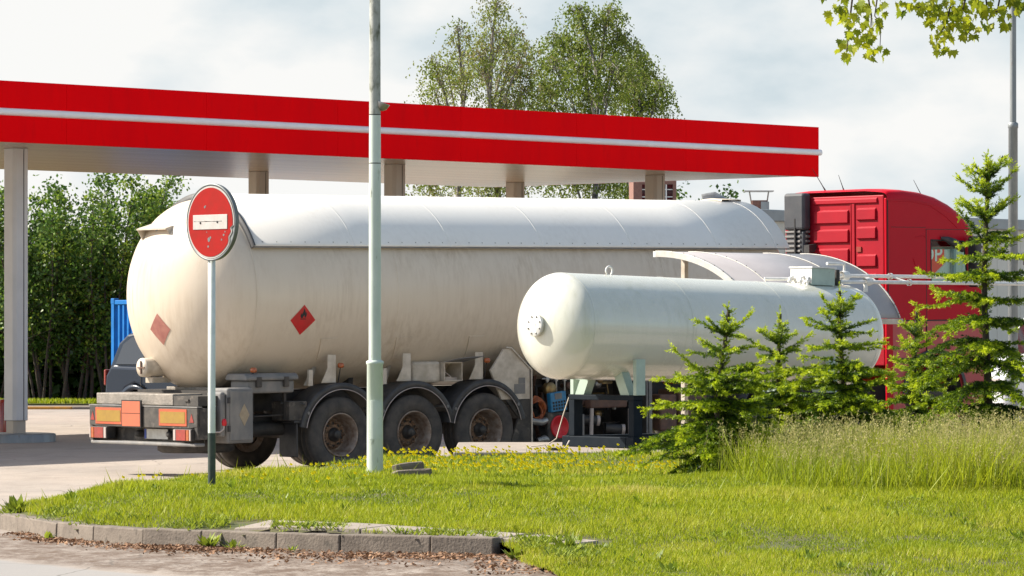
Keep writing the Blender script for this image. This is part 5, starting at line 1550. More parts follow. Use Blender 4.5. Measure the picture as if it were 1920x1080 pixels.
# glass, front
def pane(name, pts, m='cab_glass'):
    mb = TB(); mb.add(pts, [tuple(range(len(pts)))]); return mb.build(name, M[m], cb)
pane('side_window', [(10.24, YR + .005, 2.55), (11.06, YR + .005, 2.55), (10.98, YR + .005, 3.22), (10.24, YR + .005, 3.24)])
pane('side_window', [(10.24, YL - .005, 2.55), (11.06, YL - .005, 2.55), (10.98, YL - .005, 3.22), (10.24, YL - .005, 3.24)])
pane('windscreen', [(11.41, YR + .12, 2.3), (11.41, YL - .12, 2.3), (11.235, YL - .1, 3.2), (11.235, YR + .1, 3.2)])
mb = TB()
for y, s in ((YR, 1), (YL, -1)):
    mb.add([(11.38, y, 2.3), (11.44, y + s * .12, 2.3), (11.26, y + s * .1, 3.22), (11.22, y, 3.22)], [(0, 1, 2, 3)])
mb.add([(11.46, YR, .5), (11.5, YR + .14, .45), (11.5, YL - .14, .45), (11.46, YL, .5), (11.40, YR, 2.3), (11.44, YR + .12, 2.3), (11.44, YL - .12, 2.3), (11.40, YL, 2.3)], [(0, 1, 5, 4), (1, 2, 6, 5), (2, 3, 7, 6)])
mb.add([(11.25, YR, 3.15), (11.25, YL, 3.15), (11.27, YL, 3.30), (11.27, YR, 3.30)], [(0, 1, 2, 3)])
mb.build('front_panel', M['cab_red'], cb, solid=.02)
mb = TB(); mb.add([(11.25, YR + .05, 3.26), (11.25, YL - .05, 3.26), (11.55, YL - .1, 3.12), (11.55, YR + .1, 3.12)], [(0, 1, 2, 3)]); mb.build('sun_visor', M['black_plastic'], cb, solid=.02)
mb = TB(); mb.box(9.4, 11.35, YR + .05, YL - .05, 1.5, 1.56); mb.box(10.95, 11.38, YR + .05, YL - .05, 1.8, 2.36); mb.box(9.35, 9.4, YR + .05, YL - .05, 1.56, 3.8)
mb.build('dashboard', M['black_plastic'], cb)
for y in (.35, -.9):
    mb = TB(); mb.box(9.9, 10.35, y, y + .5, 1.56, 2.0); mb.box(9.85, 9.98, y, y + .5, 2.0, 2.75); mb.build('seat', M['dusty_black'], cb, bevel=.05)
mb = TB(); mb.tube([(10.24, YR - .004, 2.55), (11.06, YR - .004, 2.55), (10.98, YR - .004, 3.22), (10.24, YR - .004, 3.24), (10.24, YR - .004, 2.55)], .016, 6); mb.build('window_seal', M['ink_black'], cb)
# mirrors
mb = TB(); mb.box(11.0, 11.12, -1.52, -1.30, 2.5, 3.3); mb.build('mirror', M['black_plastic'], cb, bevel=.045, seg=3)
mb = TB(); mb.tube([(11.1, -1.24, 3.2), (11.06, -1.35, 3.22)], .025, 8); mb.cut(); mb.tube([(11.1, -1.24, 2.55), (11.06, -1.35, 2.58)], .025, 8); mb.build_parts('mirror_arm', M['black_plastic'], cb)
mb = TB(); mb.tube([(10.45, -1.27, 3.27), (10.52, -1.33, 3.25), (10.66, -1.36, 3.19), (10.82, -1.36, 3.1), (10.86, -1.34, 3.06)], [.02, .045, .07, .055, .02], 12); mb.build('kerb_mirror', M['black_plastic'], cb)
# aerials
for (x, y, z, dx, h, r_) in ((9.5, .3, 4.02, -.30, .36, .006), (9.5, -.1, 4.02, -.12, .25, .006), (10.45, -.9, 3.88, -.22, .30, .006)):
    mb = TB(); mb.tube([(x, y, z), (x + dx * .25, y, z + h * .25), (x + dx, y, z + h)], [.014, .007, .003], 6); mb.build('aerial', M['ink_black'], cb)
# tractor chassis and wheels
mb = TB()
for y in (-.5, .42): mb.box(5.9, 11.2, y, y + .08, .7, .98)
mb.box(6.3, 7.5, -.5, .5, .98, 1.12); mb.box(8.0, 9.0, -1.15, -.6, .35, .9); mb.box(8.0, 9.0, .6, 1.15, .35, .9)
mb.build('chassis', M['chassis'], cb)
mb = TB(); mb.box(10.3, 11.52, YR + .05, YL - .05, .35, .75); mb.build('front_bumper', M['cab_red_reflect'], cb, bevel=.05)
mb = TB(); mb.box(11.48, 11.53, YR + .1, YR + .45, .75, .98); mb.build('headlight', M['lamp_white'], cb, bevel=.02)
mb = TB(); mb.box(11.48, 11.53, YL - .45, YL - .1, .75, .98); mb.build('headlight', M['lamp_white'], cb, bevel=.02)
mb = TB(); mb.lathe([(-1.29, .64), (-1.29, .70), (-.85, .69)], 'y', 30, (10.3, 0, .84), R(-88), R(88)); mb.build('wheel_arch', M['black_plastic'], cb)
for x, yy in ((6.9, 1.0), (10.3, 1.02)):
    for s in (-1, 1):
        we = empty_part('wheel', cb, (x - CX, s * yy, .52), (0, 0, 0 if s > 0 else R(180)))
        for ch_ in first.children:
            c_ = ch_.copy(); C.objects.link(c_); c_.parent = we
mb = TB()
for s in (-1, 1): mb.lathe([(s * 1.24, .70), (s * .72, .70)], 'y', 24, (6.9, 0, .52), R(-80), R(80))
mb.build('rear_fender', M['black_plastic'], cb, solid=.015)

# ------------------------------------------------------------------ stationary gas tank
PY = 42.0
PU = (math.cos(R(PY)), math.sin(R(PY)))
PX0, PD0, ZS = .59, 49.7, .42
pt = thing('gas_tank', 'white horizontal gas storage tank on black skid frames behind the spruces', 'gas tank', (PX0, PD0, ZS), R(PY))
TILT = Matrix.Translation((0, 0, 1.54)) @ Matrix.Rotation(.0235, 4, 'Y')
VR, VL = .67, 5.17
def TT_(): return MB(TILT)
mb = TT_()
dome = [(-.37 * math.sin(R(a)), max(.001, VR * math.cos(R(a)))) for a in range(90, -1, -5)]
fr_ = [(VL + .37 * math.sin(R(a)), max(.001, VR * math.cos(R(a)))) for a in range(0, 91, 5)]
mb.lathe(dome + [(x, VR) for x in np.arange(.25, VL, .35)] + fr_, 'x', 96)
ves = mb.build('vessel', M['tank_white'], pt)
mb = TT_()
for x in (.0, 1.72, 3.45, 5.17): mb.lathe([(x - .012, VR + .0006), (x - .004, VR + .0035), (x + .004, VR + .0035), (x + .012, VR + .0006)], 'x', 96)
mb.build('weld_seam', M['tank_white'], ves)
mb = TT_(); mb.lathe([(-.34, .085), (-.385, .085), (-.385, .142), (-.42, .142), (-.425, .135), (-.425, .001)], 'x', 40); fl = mb.build('flange', M['white_paint'], pt)
mb = TT_()
for k in range(8):
    a = 2 * math.pi * (k + .5) / 8
    mb.lathe([(-.424, .013), (-.434, .013), (-.434, .008), (-.438, .008), (-.439, .001)], 'x', 6, (0, .112 * math.cos(a), .112 * math.sin(a)))
mb.build('bolts', M['steel'], fl)
def eye(x):
    mb = TT_(); c = .055
    pts = [(x + c * math.cos(t), 0, VR + .05 + c * math.sin(t)) for t in np.linspace(-1.0, math.pi + 1.0, 16)]
    mb.tube([(x + .05, 0, VR - .01)] + pts + [(x - .05, 0, VR - .01)], .013, 8); mb.build('lifting_eye', M['white_paint'], pt)
eye(.85); eye(4.95)
# valve hood box with pipe stubs
mb = TT_(); mb.box(4.36, 4.80, -.20, .20, VR - .02, VR + .205); vb_ = mb.build('valve_box', M['mint_box'], pt, bevel=.006)
mb = TT_(); mb.box(4.345, 4.815, -.215, .215, VR + .206, VR + .225); mb.box(4.356, 4.3595, -.195, .195, VR + .0, VR + .204); mb.build('lid', M['white_paint'], vb_)
mb = TT_()
mb.tube([(3.95, .28, VR + .05), (4.36, .12, VR + .06)], .022, 8)
for x, y in ((4.25, .1), (4.3, -.05), (4.33, -.15)): mb.tube([(x, y, VR - .03), (x, y, VR + .07), (x + .06, y, VR + .09)], .02, 8); mb.lathe([(VR + .02, .035), (VR + .045, .035)], 'z', 10, (x, y, 0))
mb.build('pipe_stub', M['white_paint'], vb_)
mb = TT_(); mb.tube([(4.95, -.1, VR - .02), (4.95, -.1, VR + .17)], .035, 10); mb.tube([(4.95, -.1, VR + .17), (4.95, -.1, VR + .2)], .03, 10); mb.build('relief_valve', M['chassis'], pt)
# saddle legs and skid frames
def saddle(xp, name='saddle'):
    mb = MB()
    # portal: local y across the tank; near side is negative y
    for y in (-.60, .50): mb.box(xp - .075, xp + .075, y, y + .1, .14, .60)
    mb.box(xp - .08, xp + .08, -.605, .605, .601, .665)
    fr0 = mb.build('stand_frame', M['navy_steel'], pt, bevel=.006)
    mb = MB()
    mb.box(xp - .075, xp + .085, -.645, -.585, .666, 1.12); mb.cut(); mb.box(xp - .07, xp + .08, .52, .58, .666, 1.12)
    mb.build_parts('upright', M['mint_paint'], fr0, bevel=.005)
    mb = MB()
    for s in (-1, 1):
        mb.cut(); mb.prism([(s * .50, .667), (s * .34, .667), (s * .18, 1.0), (s * .34, 1.0)], 'x', xp - .06, xp + .07)
    mb.build_parts('brace', M['mint_paint'], fr0)
saddle(.80); saddle(4.3)
mb = MB()
for y in (-.66, .52): mb.box(.66, 5.4, y, y + .14, .004, .14)
mb.box(.655, .80, -.52, .52, .004, .138); mb.box(5.2, 5.36, -.52, .52, .004, .138); mb.box(4.2, 4.34, -.52, .52, .004, .138)
mb.build('skid_rail', M['navy_steel'], pt, bevel=.008)
# earthing cable to a small junction block
mb = MB(); mb.tube([(.76, .62, .66), (.7, .68, .4), (.62, .72, .1), (.52, .76, .03)], .009, 6); mb.build('earth_cable', M['cream_paint'], pt)
p = W(1042, 833, 48.9)
jb = thing('cable_junction', 'small dark cable junction lying on the concrete apron left of the tank frame', 'cable box', (p.x, 48.9, .42))
mb = MB(); mb.box(-.07, .07, -.03, .03, 0, .035); mb.tube([(-.1, 0, .02), (-.07, 0, .02)], .02, 8); mb.tube([(.07, 0, .02), (.1, 0, .02)], .02, 8); mb.build('block', M['chassis'], jb, bevel=.006)
mb = MB(); mb.tube([(-.1, 0, .02), (-.13, 0, .07), (-.2, .02, .06), (-.3, .0, .05), (-.33, 0, .02)], .008, 6); mb.tube([(.1, 0, .02), (.13, .03, .05), (.17, .1, .12)], .008, 6); mb.build('cable', M['cream_paint'], jb)

# curved shelter roof over the pumps behind the tank
sh_ = thing('pump_shelter', 'curved grey shelter roof with white ribs between gas tank and tanker', 'shelter', (PX0, PD0, 0), R(PY))
A, H, TM = 1.967, 1.228, R(75)
def arc(t, dr=0.0): return (2.72 - (A + dr) * math.sin(t), 2.985 - H * (1 - math.cos(t)) + dr * math.cos(t))
ts = np.linspace(0, TM, 22)
mb = MB()
x0, x1 = 4.34, 7.22
v = []
for t in ts:
    y, z = arc(t); v += [(x0, y, z), (x1, y, z)]
mb.add(v, [(2*i, 2*i+1, 2*i+3, 2*i+2) for i in range(len(ts)-1)], True)
rf = mb.build('roof', M['poly_grey'], sh_, solid=.012)
mb = MB()
for x, w_ in ((x0, .05), (x0 + .62, .018), (x0 + 2.1, .018), (x1 - .02, .022)):
    v = []
    for t in ts:
        y, z = arc(t, .012); v += [(x - w_ / 2, y, z), (x + w_ / 2, y, z)]
    mb.add(v, [(2*i, 2*i+1, 2*i+3, 2*i+2) for i in range(len(ts)-1)], True)
mb.build('rib', M['rib_pale'], rf, solid=.012)
mb = MB()
for x in (x0 + .62, x0 + 2.1, x0, x1 - .02):
    for t in np.linspace(.05, TM - .05, 12):
        y, z = arc(t, .022); mb.lathe([(-.006, .009), (.004, .008), (.005, .001)], 'z', 6, (x, y, z))
mb.build('screws', M['chassis'], rf)
mb = MB(); v = []
for t in ts:
    y, z = arc(t, .008); v += [(x0 - .02, y, z), (x0 - .02, y + .02 * math.sin(t), z - .075)]
mb.add(v, [(2*i, 2*i+1, 2*i+3, 2*i+2) for i in range(len(ts)-1)]); mb.build('end_band', M['rib_pale'], rf, solid=.012)
y, z = arc(TM); mb = MB(); mb.box(x0, x1 + .03, y - .03, y + .012, z - .085, z - .008); mb.build('gutter', M['cream_paint'], sh_, bevel=.006)
y2, z2 = arc(0); mb = MB(); mb.box(x0 - .02, x1 + .02, y2 - .01, y2 + .05, z2 - .07, z2 + .01); mb.build('ridge_beam', M['white_paint'], sh_)
mb = MB()
for x in (x0 + .5, x1 - .3):
    mb.cut(); mb.box(x, x + .07, 2.68, 2.75, .1, z2 - .07)
    mb.tube([(x + .035, 2.66, 1.9), (x + .035, arc(R(35))[0], arc(R(35))[1] - .03)], .025, 6)
    mb.tube([(x + .035, 2.66, 1.6), (x + .035, arc(R(68))[0], arc(R(68))[1] - .03)], .025, 6)
mb.build_parts('post', M['cream_paint'], sh_)

# pair of white gas pipes running from the tank top past the cab
gp = thing('gas_pipes', 'pair of thin white gas pipes running from the tank top past the cab', 'pipes', (PX0, PD0, ZS), R(PY))
mb = MB(); za = 2.12
for (y, z) in ((.12, za + .10), (-.12, za + .015)):
    mb.cut(); mb.tube([(5.0, y, z + .0), (9.7, y, z)], .026, 10)
mb.build_parts('pipe', M['white_paint'], gp)
mb = MB()
for x in (6.25, 7.7, 9.1): mb.tube([(x, .12, za + .1), (x + .12, -.12, za + .015)], .014, 6); mb.lathe([(x - .02, .045), (x + .02, .045)], 'x', 10, (0, .12, za + .1)); mb.lathe([(x + .1, .045), (x + .14, .045)], 'x', 10, (0, -.12, za + .015))
mb.build('spreader', M['white_paint'], gp)
mb = MB(); mb.lathe([(5.28, .06), (5.34, .07), (5.4, .06)], 'x', 14, (0, .12, za + .1)); mb.tube([(5.34, .12, za + .1), (5.34, .12, za + .26), (4.98, .1, za + .26)], .022, 8); mb.cut(); mb.lathe([(5.48, .05), (5.55, .06), (5.6, .05)], 'x', 14, (0, -.12, za + .02)); mb.tube([(5.5, -.12, za + .015), (5.5, -.12, za - .12)], .03, 8)
mb.build_parts('valve', M['white_paint'], gp)
mb = MB(); mb.box(9.2, 9.28, -.16, .16, -.35, za - .02); mb.build('support', M['white_paint'], gp)
# ------------------------------------------------------------------ spruces
def frame_of(d):
    d = unit(d)
    a = np.cross(d, np.array([0, 0, 1.0])); a = np.where(np.linalg.norm(a, axis=-1, keepdims=True) < 1e-3, np.array([[1.0, 0, 0]]), a)
    a = unit(a); return a, np.cross(d, a)

def spruce(px, py_base, D, H, Rb, seed, label, bare=.45, dens=1.0, lean=0.0, low=1.0):
    r = np.random.default_rng(seed); q = W(px, py_base, D)
    zb = float(zlawn(q.x, D))
    root = thing('spruce_tree', label, 'spruce', (q.x, D, zb - .03), 0, 'young spruces before the gas tank')
    bend = lambda z: np.array([lean * (z / H) ** 2 + .02 * math.sin(z * 3 + seed), .02 * math.sin(z * 2.3 + seed * 2)])
    mb = MB()
    zz = np.linspace(0, H * .985, 14)
    mb.tube([(*bend(z), z) for z in zz], [max(.006, .016 + .011 * H * (1 - z / H)) for z in zz], 8)
    S0, S1, SF = [], [], []          # shoots: start, end, freshness
    def shoots_on(p0, p1, tipf, n, lmax, up=0.0):
        ax = p1 - p0
        for i in range(n):
            t = (i + r.uniform(.2, .8)) / n
            base = p0 + ax * t
            for s in (-1, 1):
                d = ax / np.linalg.norm(ax)
                side = np.cross(d, [0, 0, 1.0]); side /= max(1e-6, np.linalg.norm(side))
                v = d * r.uniform(.5, .9) + side * s * r.uniform(.5, 1.0) + np.array([0, 0, r.uniform(-.35, .3) + up])
                v /= np.linalg.norm(v)
                l_ = lmax * r.uniform(.5, 1.0) * (1 - .45 * t)
                S0.append(base); S1.append(base + v * l_); SF.append(np.clip(tipf * (.4 + .6 * t) + r.normal(0, .12), 0, 1))
    def branch(z, az, L_, el, f):
        b = np.array([*bend(z), z]); d0 = np.array([math.cos(az) * math.cos(el), math.sin(az) * math.cos(el), math.sin(el)])
        pts = [b]; nseg = max(3, int(L_ / .13)); d = d0.copy()
        for i in range(nseg):
            t = (i + 1) / nseg
            d = d + np.array([r.normal(0, .07), r.normal(0, .07), (-.17 if t < .75 else .03) * (1.0 if el < .5 else .3) + r.normal(0, .04)])
            d /= np.linalg.norm(d)
            pts.append(pts[-1] + d * L_ / nseg)
        mb.tube([tuple(p) for p in pts], [max(.003, .011 * L_ ** .5 * (1 - .8 * i / nseg)) for i in range(nseg + 1)], 5, smooth=True)
        for i in range(nseg):
            t = (i + .5) / nseg
            # secondary twigs
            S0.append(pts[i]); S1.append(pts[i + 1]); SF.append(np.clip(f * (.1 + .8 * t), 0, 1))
            if L_ > .3 and i > 0:
                for s in (-1, 1):
                    if r.random() < .97:
                        ax = pts[i + 1] - pts[i]; ax /= np.linalg.norm(ax)
                        side = np.cross(ax, [0, 0, 1.0]); side /= max(1e-6, np.linalg.norm(side))
                        tl = L_ * r.uniform(.22, .40) * (1.15 - t)
                        tv = ax * r.uniform(.5, .8) + side * s + np.array([0, 0, r.uniform(-.5, .05)])
                        tv /= np.linalg.norm(tv)
                        p0 = pts[i]; p1 = p0 + tv * tl
                        S0.append(p0); S1.append(p1); SF.append(np.clip(f * (.25 + .6 * t), 0, 1))
                        if tl > .06: shoots_on(p0, p1, f * (.55 + .5 * t), max(2, int(tl / .045)), .115)
            shoots_on(pts[i], pts[i + 1], f * (.3 + .8 * t), max(2, int(L_ / nseg / .05)), min(.13, .04 + .3 * L_))
        # terminal fan of fresh shoots
        ax = pts[-1] - pts[-2]; ax /= np.linalg.norm(ax)
        for k in range(4):
            v = ax + r.normal(0, .35, 3); v /= np.linalg.norm(v)
            S0.append(pts[-1]); S1.append(pts[-1] + v * r.uniform(.07, .12) * min(1, .45 + L_)); SF.append(min(1, f * 1.05))
    z = .10
    while z < H - .20:
        t = z / H
        sparse = t > 1 - bare
        nb = int((9 if not sparse else 5.6) * dens + r.uniform(0, 1.5))
        a0 = r.uniform(0, 6.28)
        for k in range(nb):
            az = a0 + 6.28 * k / nb + r.normal(0, .25)
            prof = (1 - .42 * (t / (1 - bare)) ** 1.5) if not sparse else (.06 + .54 * ((1 - t) / bare) ** .85)
            if r.random() < .06: continue
            L_ = max(.09, Rb * prof * r.uniform(.55, 1.18) * (low if t < .25 else 1))
            el = np.interp(t, [0, .35, .7, 1], [-.02, .18, .38, .9]) + r.normal(0, .10)
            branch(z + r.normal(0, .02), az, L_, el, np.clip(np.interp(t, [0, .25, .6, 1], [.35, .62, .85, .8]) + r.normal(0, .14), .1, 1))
        # short shoots on the stem between whorls
        for k in range(int(7 * (1.2 - t))+3):
            zz_ = z + r.uniform(.02, .2); az = r.uniform(0, 6.28)
            if zz_ > H * .97: continue
            b = np.array([*bend(zz_), zz_]); v = np.array([math.cos(az), math.sin(az), r.uniform(.2, .9)]); v /= np.linalg.norm(v)
            S0.append(b); S1.append(b + v * r.uniform(.05, .11)); SF.append(r.uniform(.3, .8))
        z += (r.uniform(.10, .14) if not sparse else r.uniform(.14, .20)) * (1 if H < 2.5 else 1.2)
    # leader: short bristling shoots all the way up, a fan at the tip
    z0 = H * .55
    while z0 < H - .02:
        t = (z0 - H * .55) / (H * .45)
        for k in range(3):
            az = r.uniform(0, 6.28); b = np.array([*bend(z0), z0]); v = np.array([math.cos(az), math.sin(az), r.uniform(.35, 1.1)]); v /= np.linalg.norm(v)
            S0.append(b); S1.append(b + v * r.uniform(.06, .13) * (1.1 - .45 * t)); SF.append(r.uniform(.45, .95))
        z0 += r.uniform(.035, .06)
    S0.append(np.array([*bend(H - .16), H - .16])); S1.append(np.array([*bend(H), H + .05])); SF.append(.7)
    tk = mb.build('trunk', M['bark'], root)
    S0, S1, SF = np.array(S0), np.array(S1), np.array(SF)
    Ls = np.linalg.norm(S1 - S0, axis=1)
    cnt = np.clip((Ls / .0036).astype(int), 8, 60)
    ii = np.repeat(np.arange(len(S0)), cnt); m_ = len(ii)
    t = r.random(m_); d = (S1 - S0)[ii] / Ls[ii][:, None]
    a, b = frame_of(d); ph = r.uniform(0, 6.283, m_)
    rad = a * np.cos(ph)[:, None] + b * np.sin(ph)[:, None]
    P = S0[ii] + (S1 - S0)[ii] * t[:, None]
    nl = r.uniform(.024, .040, m_)
    U = (d * .62 + rad * .78) * nl[:, None]
    U[t > .88] = (d * .95 + rad * .35)[t > .88] * nl[t > .88][:, None]
    Vw = np.cross(d, rad) * r.uniform(.0038, .0062, m_)[:, None]
    V, Fq = cards(P, U, Vw, .4)
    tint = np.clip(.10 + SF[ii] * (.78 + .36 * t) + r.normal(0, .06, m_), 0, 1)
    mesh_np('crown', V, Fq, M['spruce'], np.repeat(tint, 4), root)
    return root
spruce(1345, 890, 40.7, 1.76, .98, 3, 'small spruce with thin bent top at the left end of the row', .42, 1.15, .10, 1.0)
spruce(1464, 860, 42.6, 1.80, .80, 8, 'slim small spruce second from the left of the row', .40, 1.0, -.02)
spruce(1580, 866, 42.0, 2.03, .92, 12, 'middle spruce rising against the right end of the gas tank', .42, 1.05, -.02)
spruce(1716, 850, 44.6, 1.84, .72, 21, 'slender spruce standing against the paler lower cab side', .45, .95, .0)
tall_spruce = spruce(1850, 862, 43.4, 3.26, 1.95, 30, 'tallest spruce of the row, reaching above the cab window', .86, 1.25, -.05)
tall_spruce.scale = (1.06, 1.06, 1.08)
tall_spruce.rotation_euler.z = R(75)

# ------------------------------------------------------------------ broadleaf trees: limbs plus leaf clumps
def limbs(root, base_r, paths, mat):
    mb = MB()
    for pts, r0, r1 in paths:
        n = len(pts)
        mb.tube(pts, [r0 + (r1 - r0) * i / (n - 1) for i in range(n)], 7)
    return mb.build('trunk', mat, root)

def curve_path(r, p0, d, L_, n, wob, grav=0.0):
    pts = [np.array(p0, float)]; d = np.array(d, float); d /= np.linalg.norm(d)
    for i in range(n):
        d = d + r.normal(0, wob, 3) + np.array([0, 0, grav]); d /= np.linalg.norm(d)
        pts.append(pts[-1] + d * L_ / n)
    return pts

def birch(px, D, seed, label, clumps, dens, leaf, brown, top):
    """weeping birch: forked stem, limbs to each foliage clump, hanging twigs strung with small leaves"""
    r = np.random.default_rng(seed)
    sc_ = F / D
    root = thing('birch_tree', label, 'birch tree', ((px - 960) / sc_, D, 0), 0, 'birches rising behind the canopy')
    paths = []
    H = ZC + (YH - top) / sc_
    stem = curve_path(r, (0, 0, 0), (0, 0, 1), H * .86, 14, .03, .03)
    paths.append(([tuple(p) for p in stem], .16, .02))
    ends = []
    for (cx, cy, rx, ry) in clumps:
        c = np.array([(cx - px) / sc_, r.normal(0, .9), ZC + (YH - cy) / sc_])
        rx, rz = rx / sc_, ry / sc_
        k = int(np.clip((c[2] - .9 - 1.1 * abs(c[0])) / (H * .86) * 14, 3, 13))
        p0 = stem[k]
        mid = (p0 * .45 + c * .55) + np.array([0, 0, .25])
        up = c + np.array([0, 0, rz * .55])
        q = [p0, p0 * .75 + mid * .25 + r.normal(0, .05, 3), mid, up * .8 + mid * .2, up]
        paths.append(([tuple(v) for v in q], .05, .01))
        nb = int(10 + 26 * rx * rz * 1.6)
        for i in range(nb):
            e_ = rand_unit(1)[0] * np.array([rx, (rx + rz) * .5, rz]) * r.uniform(.35, 1.08)
            e_ = c + e_ + np.array([0, 0, rz * .2])
            s0 = q[r.integers(2, 5)]
            m_ = s0 * .5 + e_ * .5 + np.array([r.normal(0, .08), r.normal(0, .08), .12])
            paths.append(([tuple(s0), tuple(m_), tuple(e_)], .012, .004))
            ends += [e_, m_]
    limbs(root, .17, paths, M['bark_birch'])
    P, U, Vv, T = [], [], [], []
    for e_ in ends:
        tone = r.normal(.42, .16) + brown
        for s in range(r.integers(2, 5)):
            L_ = r.uniform(.25, .95) * (1.0 if r.random() < .75 else 1.6)
            st = np.array(curve_path(r, e_ + r.normal(0, .07, 3), (r.normal(0, .6), r.normal(0, .6), .1), L_, 6, .04, -.40))
            n = max(3, int(L_ * dens * 1.5))
            tt = r.random(n) * 5.99; k = tt.astype(int); f = (tt - k)[:, None]
            p = st[k] * (1 - f) + st[k + 1] * f + r.normal(0, .028, (n, 3))
            d = unit(r.normal(size=(n, 3)) * [.6, .6, .4] + [0, 0, -.8])
            l_ = r.uniform(.6, 1.2, n) * leaf
            w_ = unit(np.cross(d, r.normal(size=(n, 3)))) * (l_ * .33)[:, None]
            P.append(p); U.append(d * l_[:, None]); Vv.append(w_)
            T.append(np.clip(tone + r.normal(0, .10, n), 0, 1))
    P, U, Vv, T = map(np.concatenate, (P, U, Vv, T))
    V, Fq = cards(P, U, Vv, .45)
    mesh_np('crown', V, Fq, M['birch_leaf'], np.repeat(T, 4), root)
def bx(px, D): return (px - 960) / F * D
birch(945, 100.0, 5, 'tall thin brownish birch with hanging twigs behind the canopy roof',
      [(932, 35, 26, 30), (925, 85, 32, 38), (960, 75, 22, 34), (905, 130, 34, 34), (955, 140, 34, 38), (985, 110, 18, 36), (940, 190, 44, 34), (985, 180, 24, 34), (930, 300, 60, 60), (985, 320, 50, 50), (905, 345, 40, 30)], 12, .07, .27, 0)
birch(868, 101.0, 15, 'low leaning birch at the left edge of the birch group',
      [(858, 62, 18, 20), (866, 105, 20, 30), (812, 128, 18, 18), (838, 140, 22, 24), (878, 160, 24, 30), (812, 175, 16, 22), (850, 320, 40, 40), (800, 345, 30, 24)], 10, .07, .20, 45)
birch(1100, 103.0, 25, 'broad full green birch right of the thin brownish one',
      [(1082, 32, 28, 26), (1140, 36, 34, 28), (1050, 78, 36, 36), (1105, 85, 40, 38), (1160, 88, 34, 36), (1035, 135, 36, 40), (1090, 150, 44, 42), (1150, 150, 40, 40), (1020, 185, 30, 34), (1110, 200, 50, 30), (1060, 320, 60, 50), (1130, 330, 50, 46)], 17, .074, .05, 5)
birch(1205, 106.0, 35, 'rounded green birch at the right edge of the birch group',
      [(1196, 110, 26, 32), (1215, 145, 34, 30), (1185, 165, 36, 36), (1236, 178, 20, 30), (1200, 205, 44, 26), (1170, 335, 30, 40)], 16, .074, .03, 95)

def bush_tree(x, y, zb, H, Rc, seed, label, group, nst=7, nleaf=5200, leaf=.13, nm='thicket_tree', bright=0.0):
    r = np.random.default_rng(seed)
    root = thing(nm, label, 'tree', (x, y, zb), 0, group)
    paths, cl = [], []
    for i in range(nst):
        a = r.uniform(0, 6.28); q = r.uniform(0, .55)
        h = H * r.uniform(.72, 1.0)
        st = curve_path(r, (q * math.cos(a), q * math.sin(a), 0), (math.cos(a) * .16, math.sin(a) * .16, 1), h, 10, .05, .01)
        paths.append(([tuple(p) for p in st], r.uniform(.025, .05), .008))
        for k in range(3, 11):
            for s in range(3):
                az = r.uniform(0, 6.28); L_ = Rc * r.uniform(.3, .95) * (1.12 - (k / 10) ** 1.5 * .8)
                br = curve_path(r, st[k], (math.cos(az), math.sin(az), r.uniform(.1, .8)), L_, 3, .1, 0)
                paths.append(([tuple(p) for p in br], .012, .004)); cl += [(br[-1], .34), (br[1], .3)]
        cl += [(st[-1] + [0, 0, .1], .16), (st[-2], .24)]
    limbs(root, .05, paths, M['bark'])
    per = max(6, nleaf // len(cl))
    P, T, K = [], [], []
    for c, sz in cl:
        n = int(per * r.uniform(.5, 1.5)); hf = c[2] / H
        p = c + r.normal(0, sz * .55, (n, 3)) * [1, 1, .8]
        P.append(p); T.append(np.clip(r.normal(.40 + .20 * hf + bright, .18) + r.normal(0, .12, n), 0, 1))
    P, T = np.concatenate(P), np.concatenate(T); n = len(P)
    k = P[:, 2] > .4; P, T = P[k], T[k]; n = len(P)
    d = unit(r.normal(size=(n, 3)) + [0, 0, -.35]); l_ = r.uniform(.6, 1.25, n) * leaf
    w_ = unit(np.cross(d, r.normal(size=(n, 3)))) * (l_ * .36)[:, None]
    V, Fq = cards(P, d * l_[:, None], w_, .45)
    mesh_np('crown', V, Fq, M['bush_leaf'], np.repeat(T, 4), root)
GR = 'thicket trees at the left behind the canopy'
for (px, D, H, Rc, sd, lb, br_) in (
        (-30, 96, 5.0, 1.3, 1, 'leafy thicket tree left of the canopy column at the frame edge', 0),
        (78, 95, 5.5, 1.1, 2, 'dense leafy thicket tree just right of the white canopy column', .0),
        (140, 95.5, 4.75, 1.0, 3, 'thicket tree with several thin stems in the middle of the thicket', -.05),
        (205, 95, 5.45, .95, 4, 'pointed thicket tree above the blue container', .03),
        (256, 96, 5.35, .92, 5, 'lighter green thicket tree beside the tanker dome, tallest near it', .1),
        (322, 97, 3.6, 1.0, 6, 'lower thicket tree mostly hidden by the tanker dome', .0)):
    bush_tree(bx(px, D), D, .18, H, Rc, sd, lb, GR, 8, 11000, .10, bright=br_)
bush_tree(bx(1308, 104), 104, 0, 5.95, 1.0, 44, 'small bluish green tree top beside the metal vent', None, 6, 2600, .13)
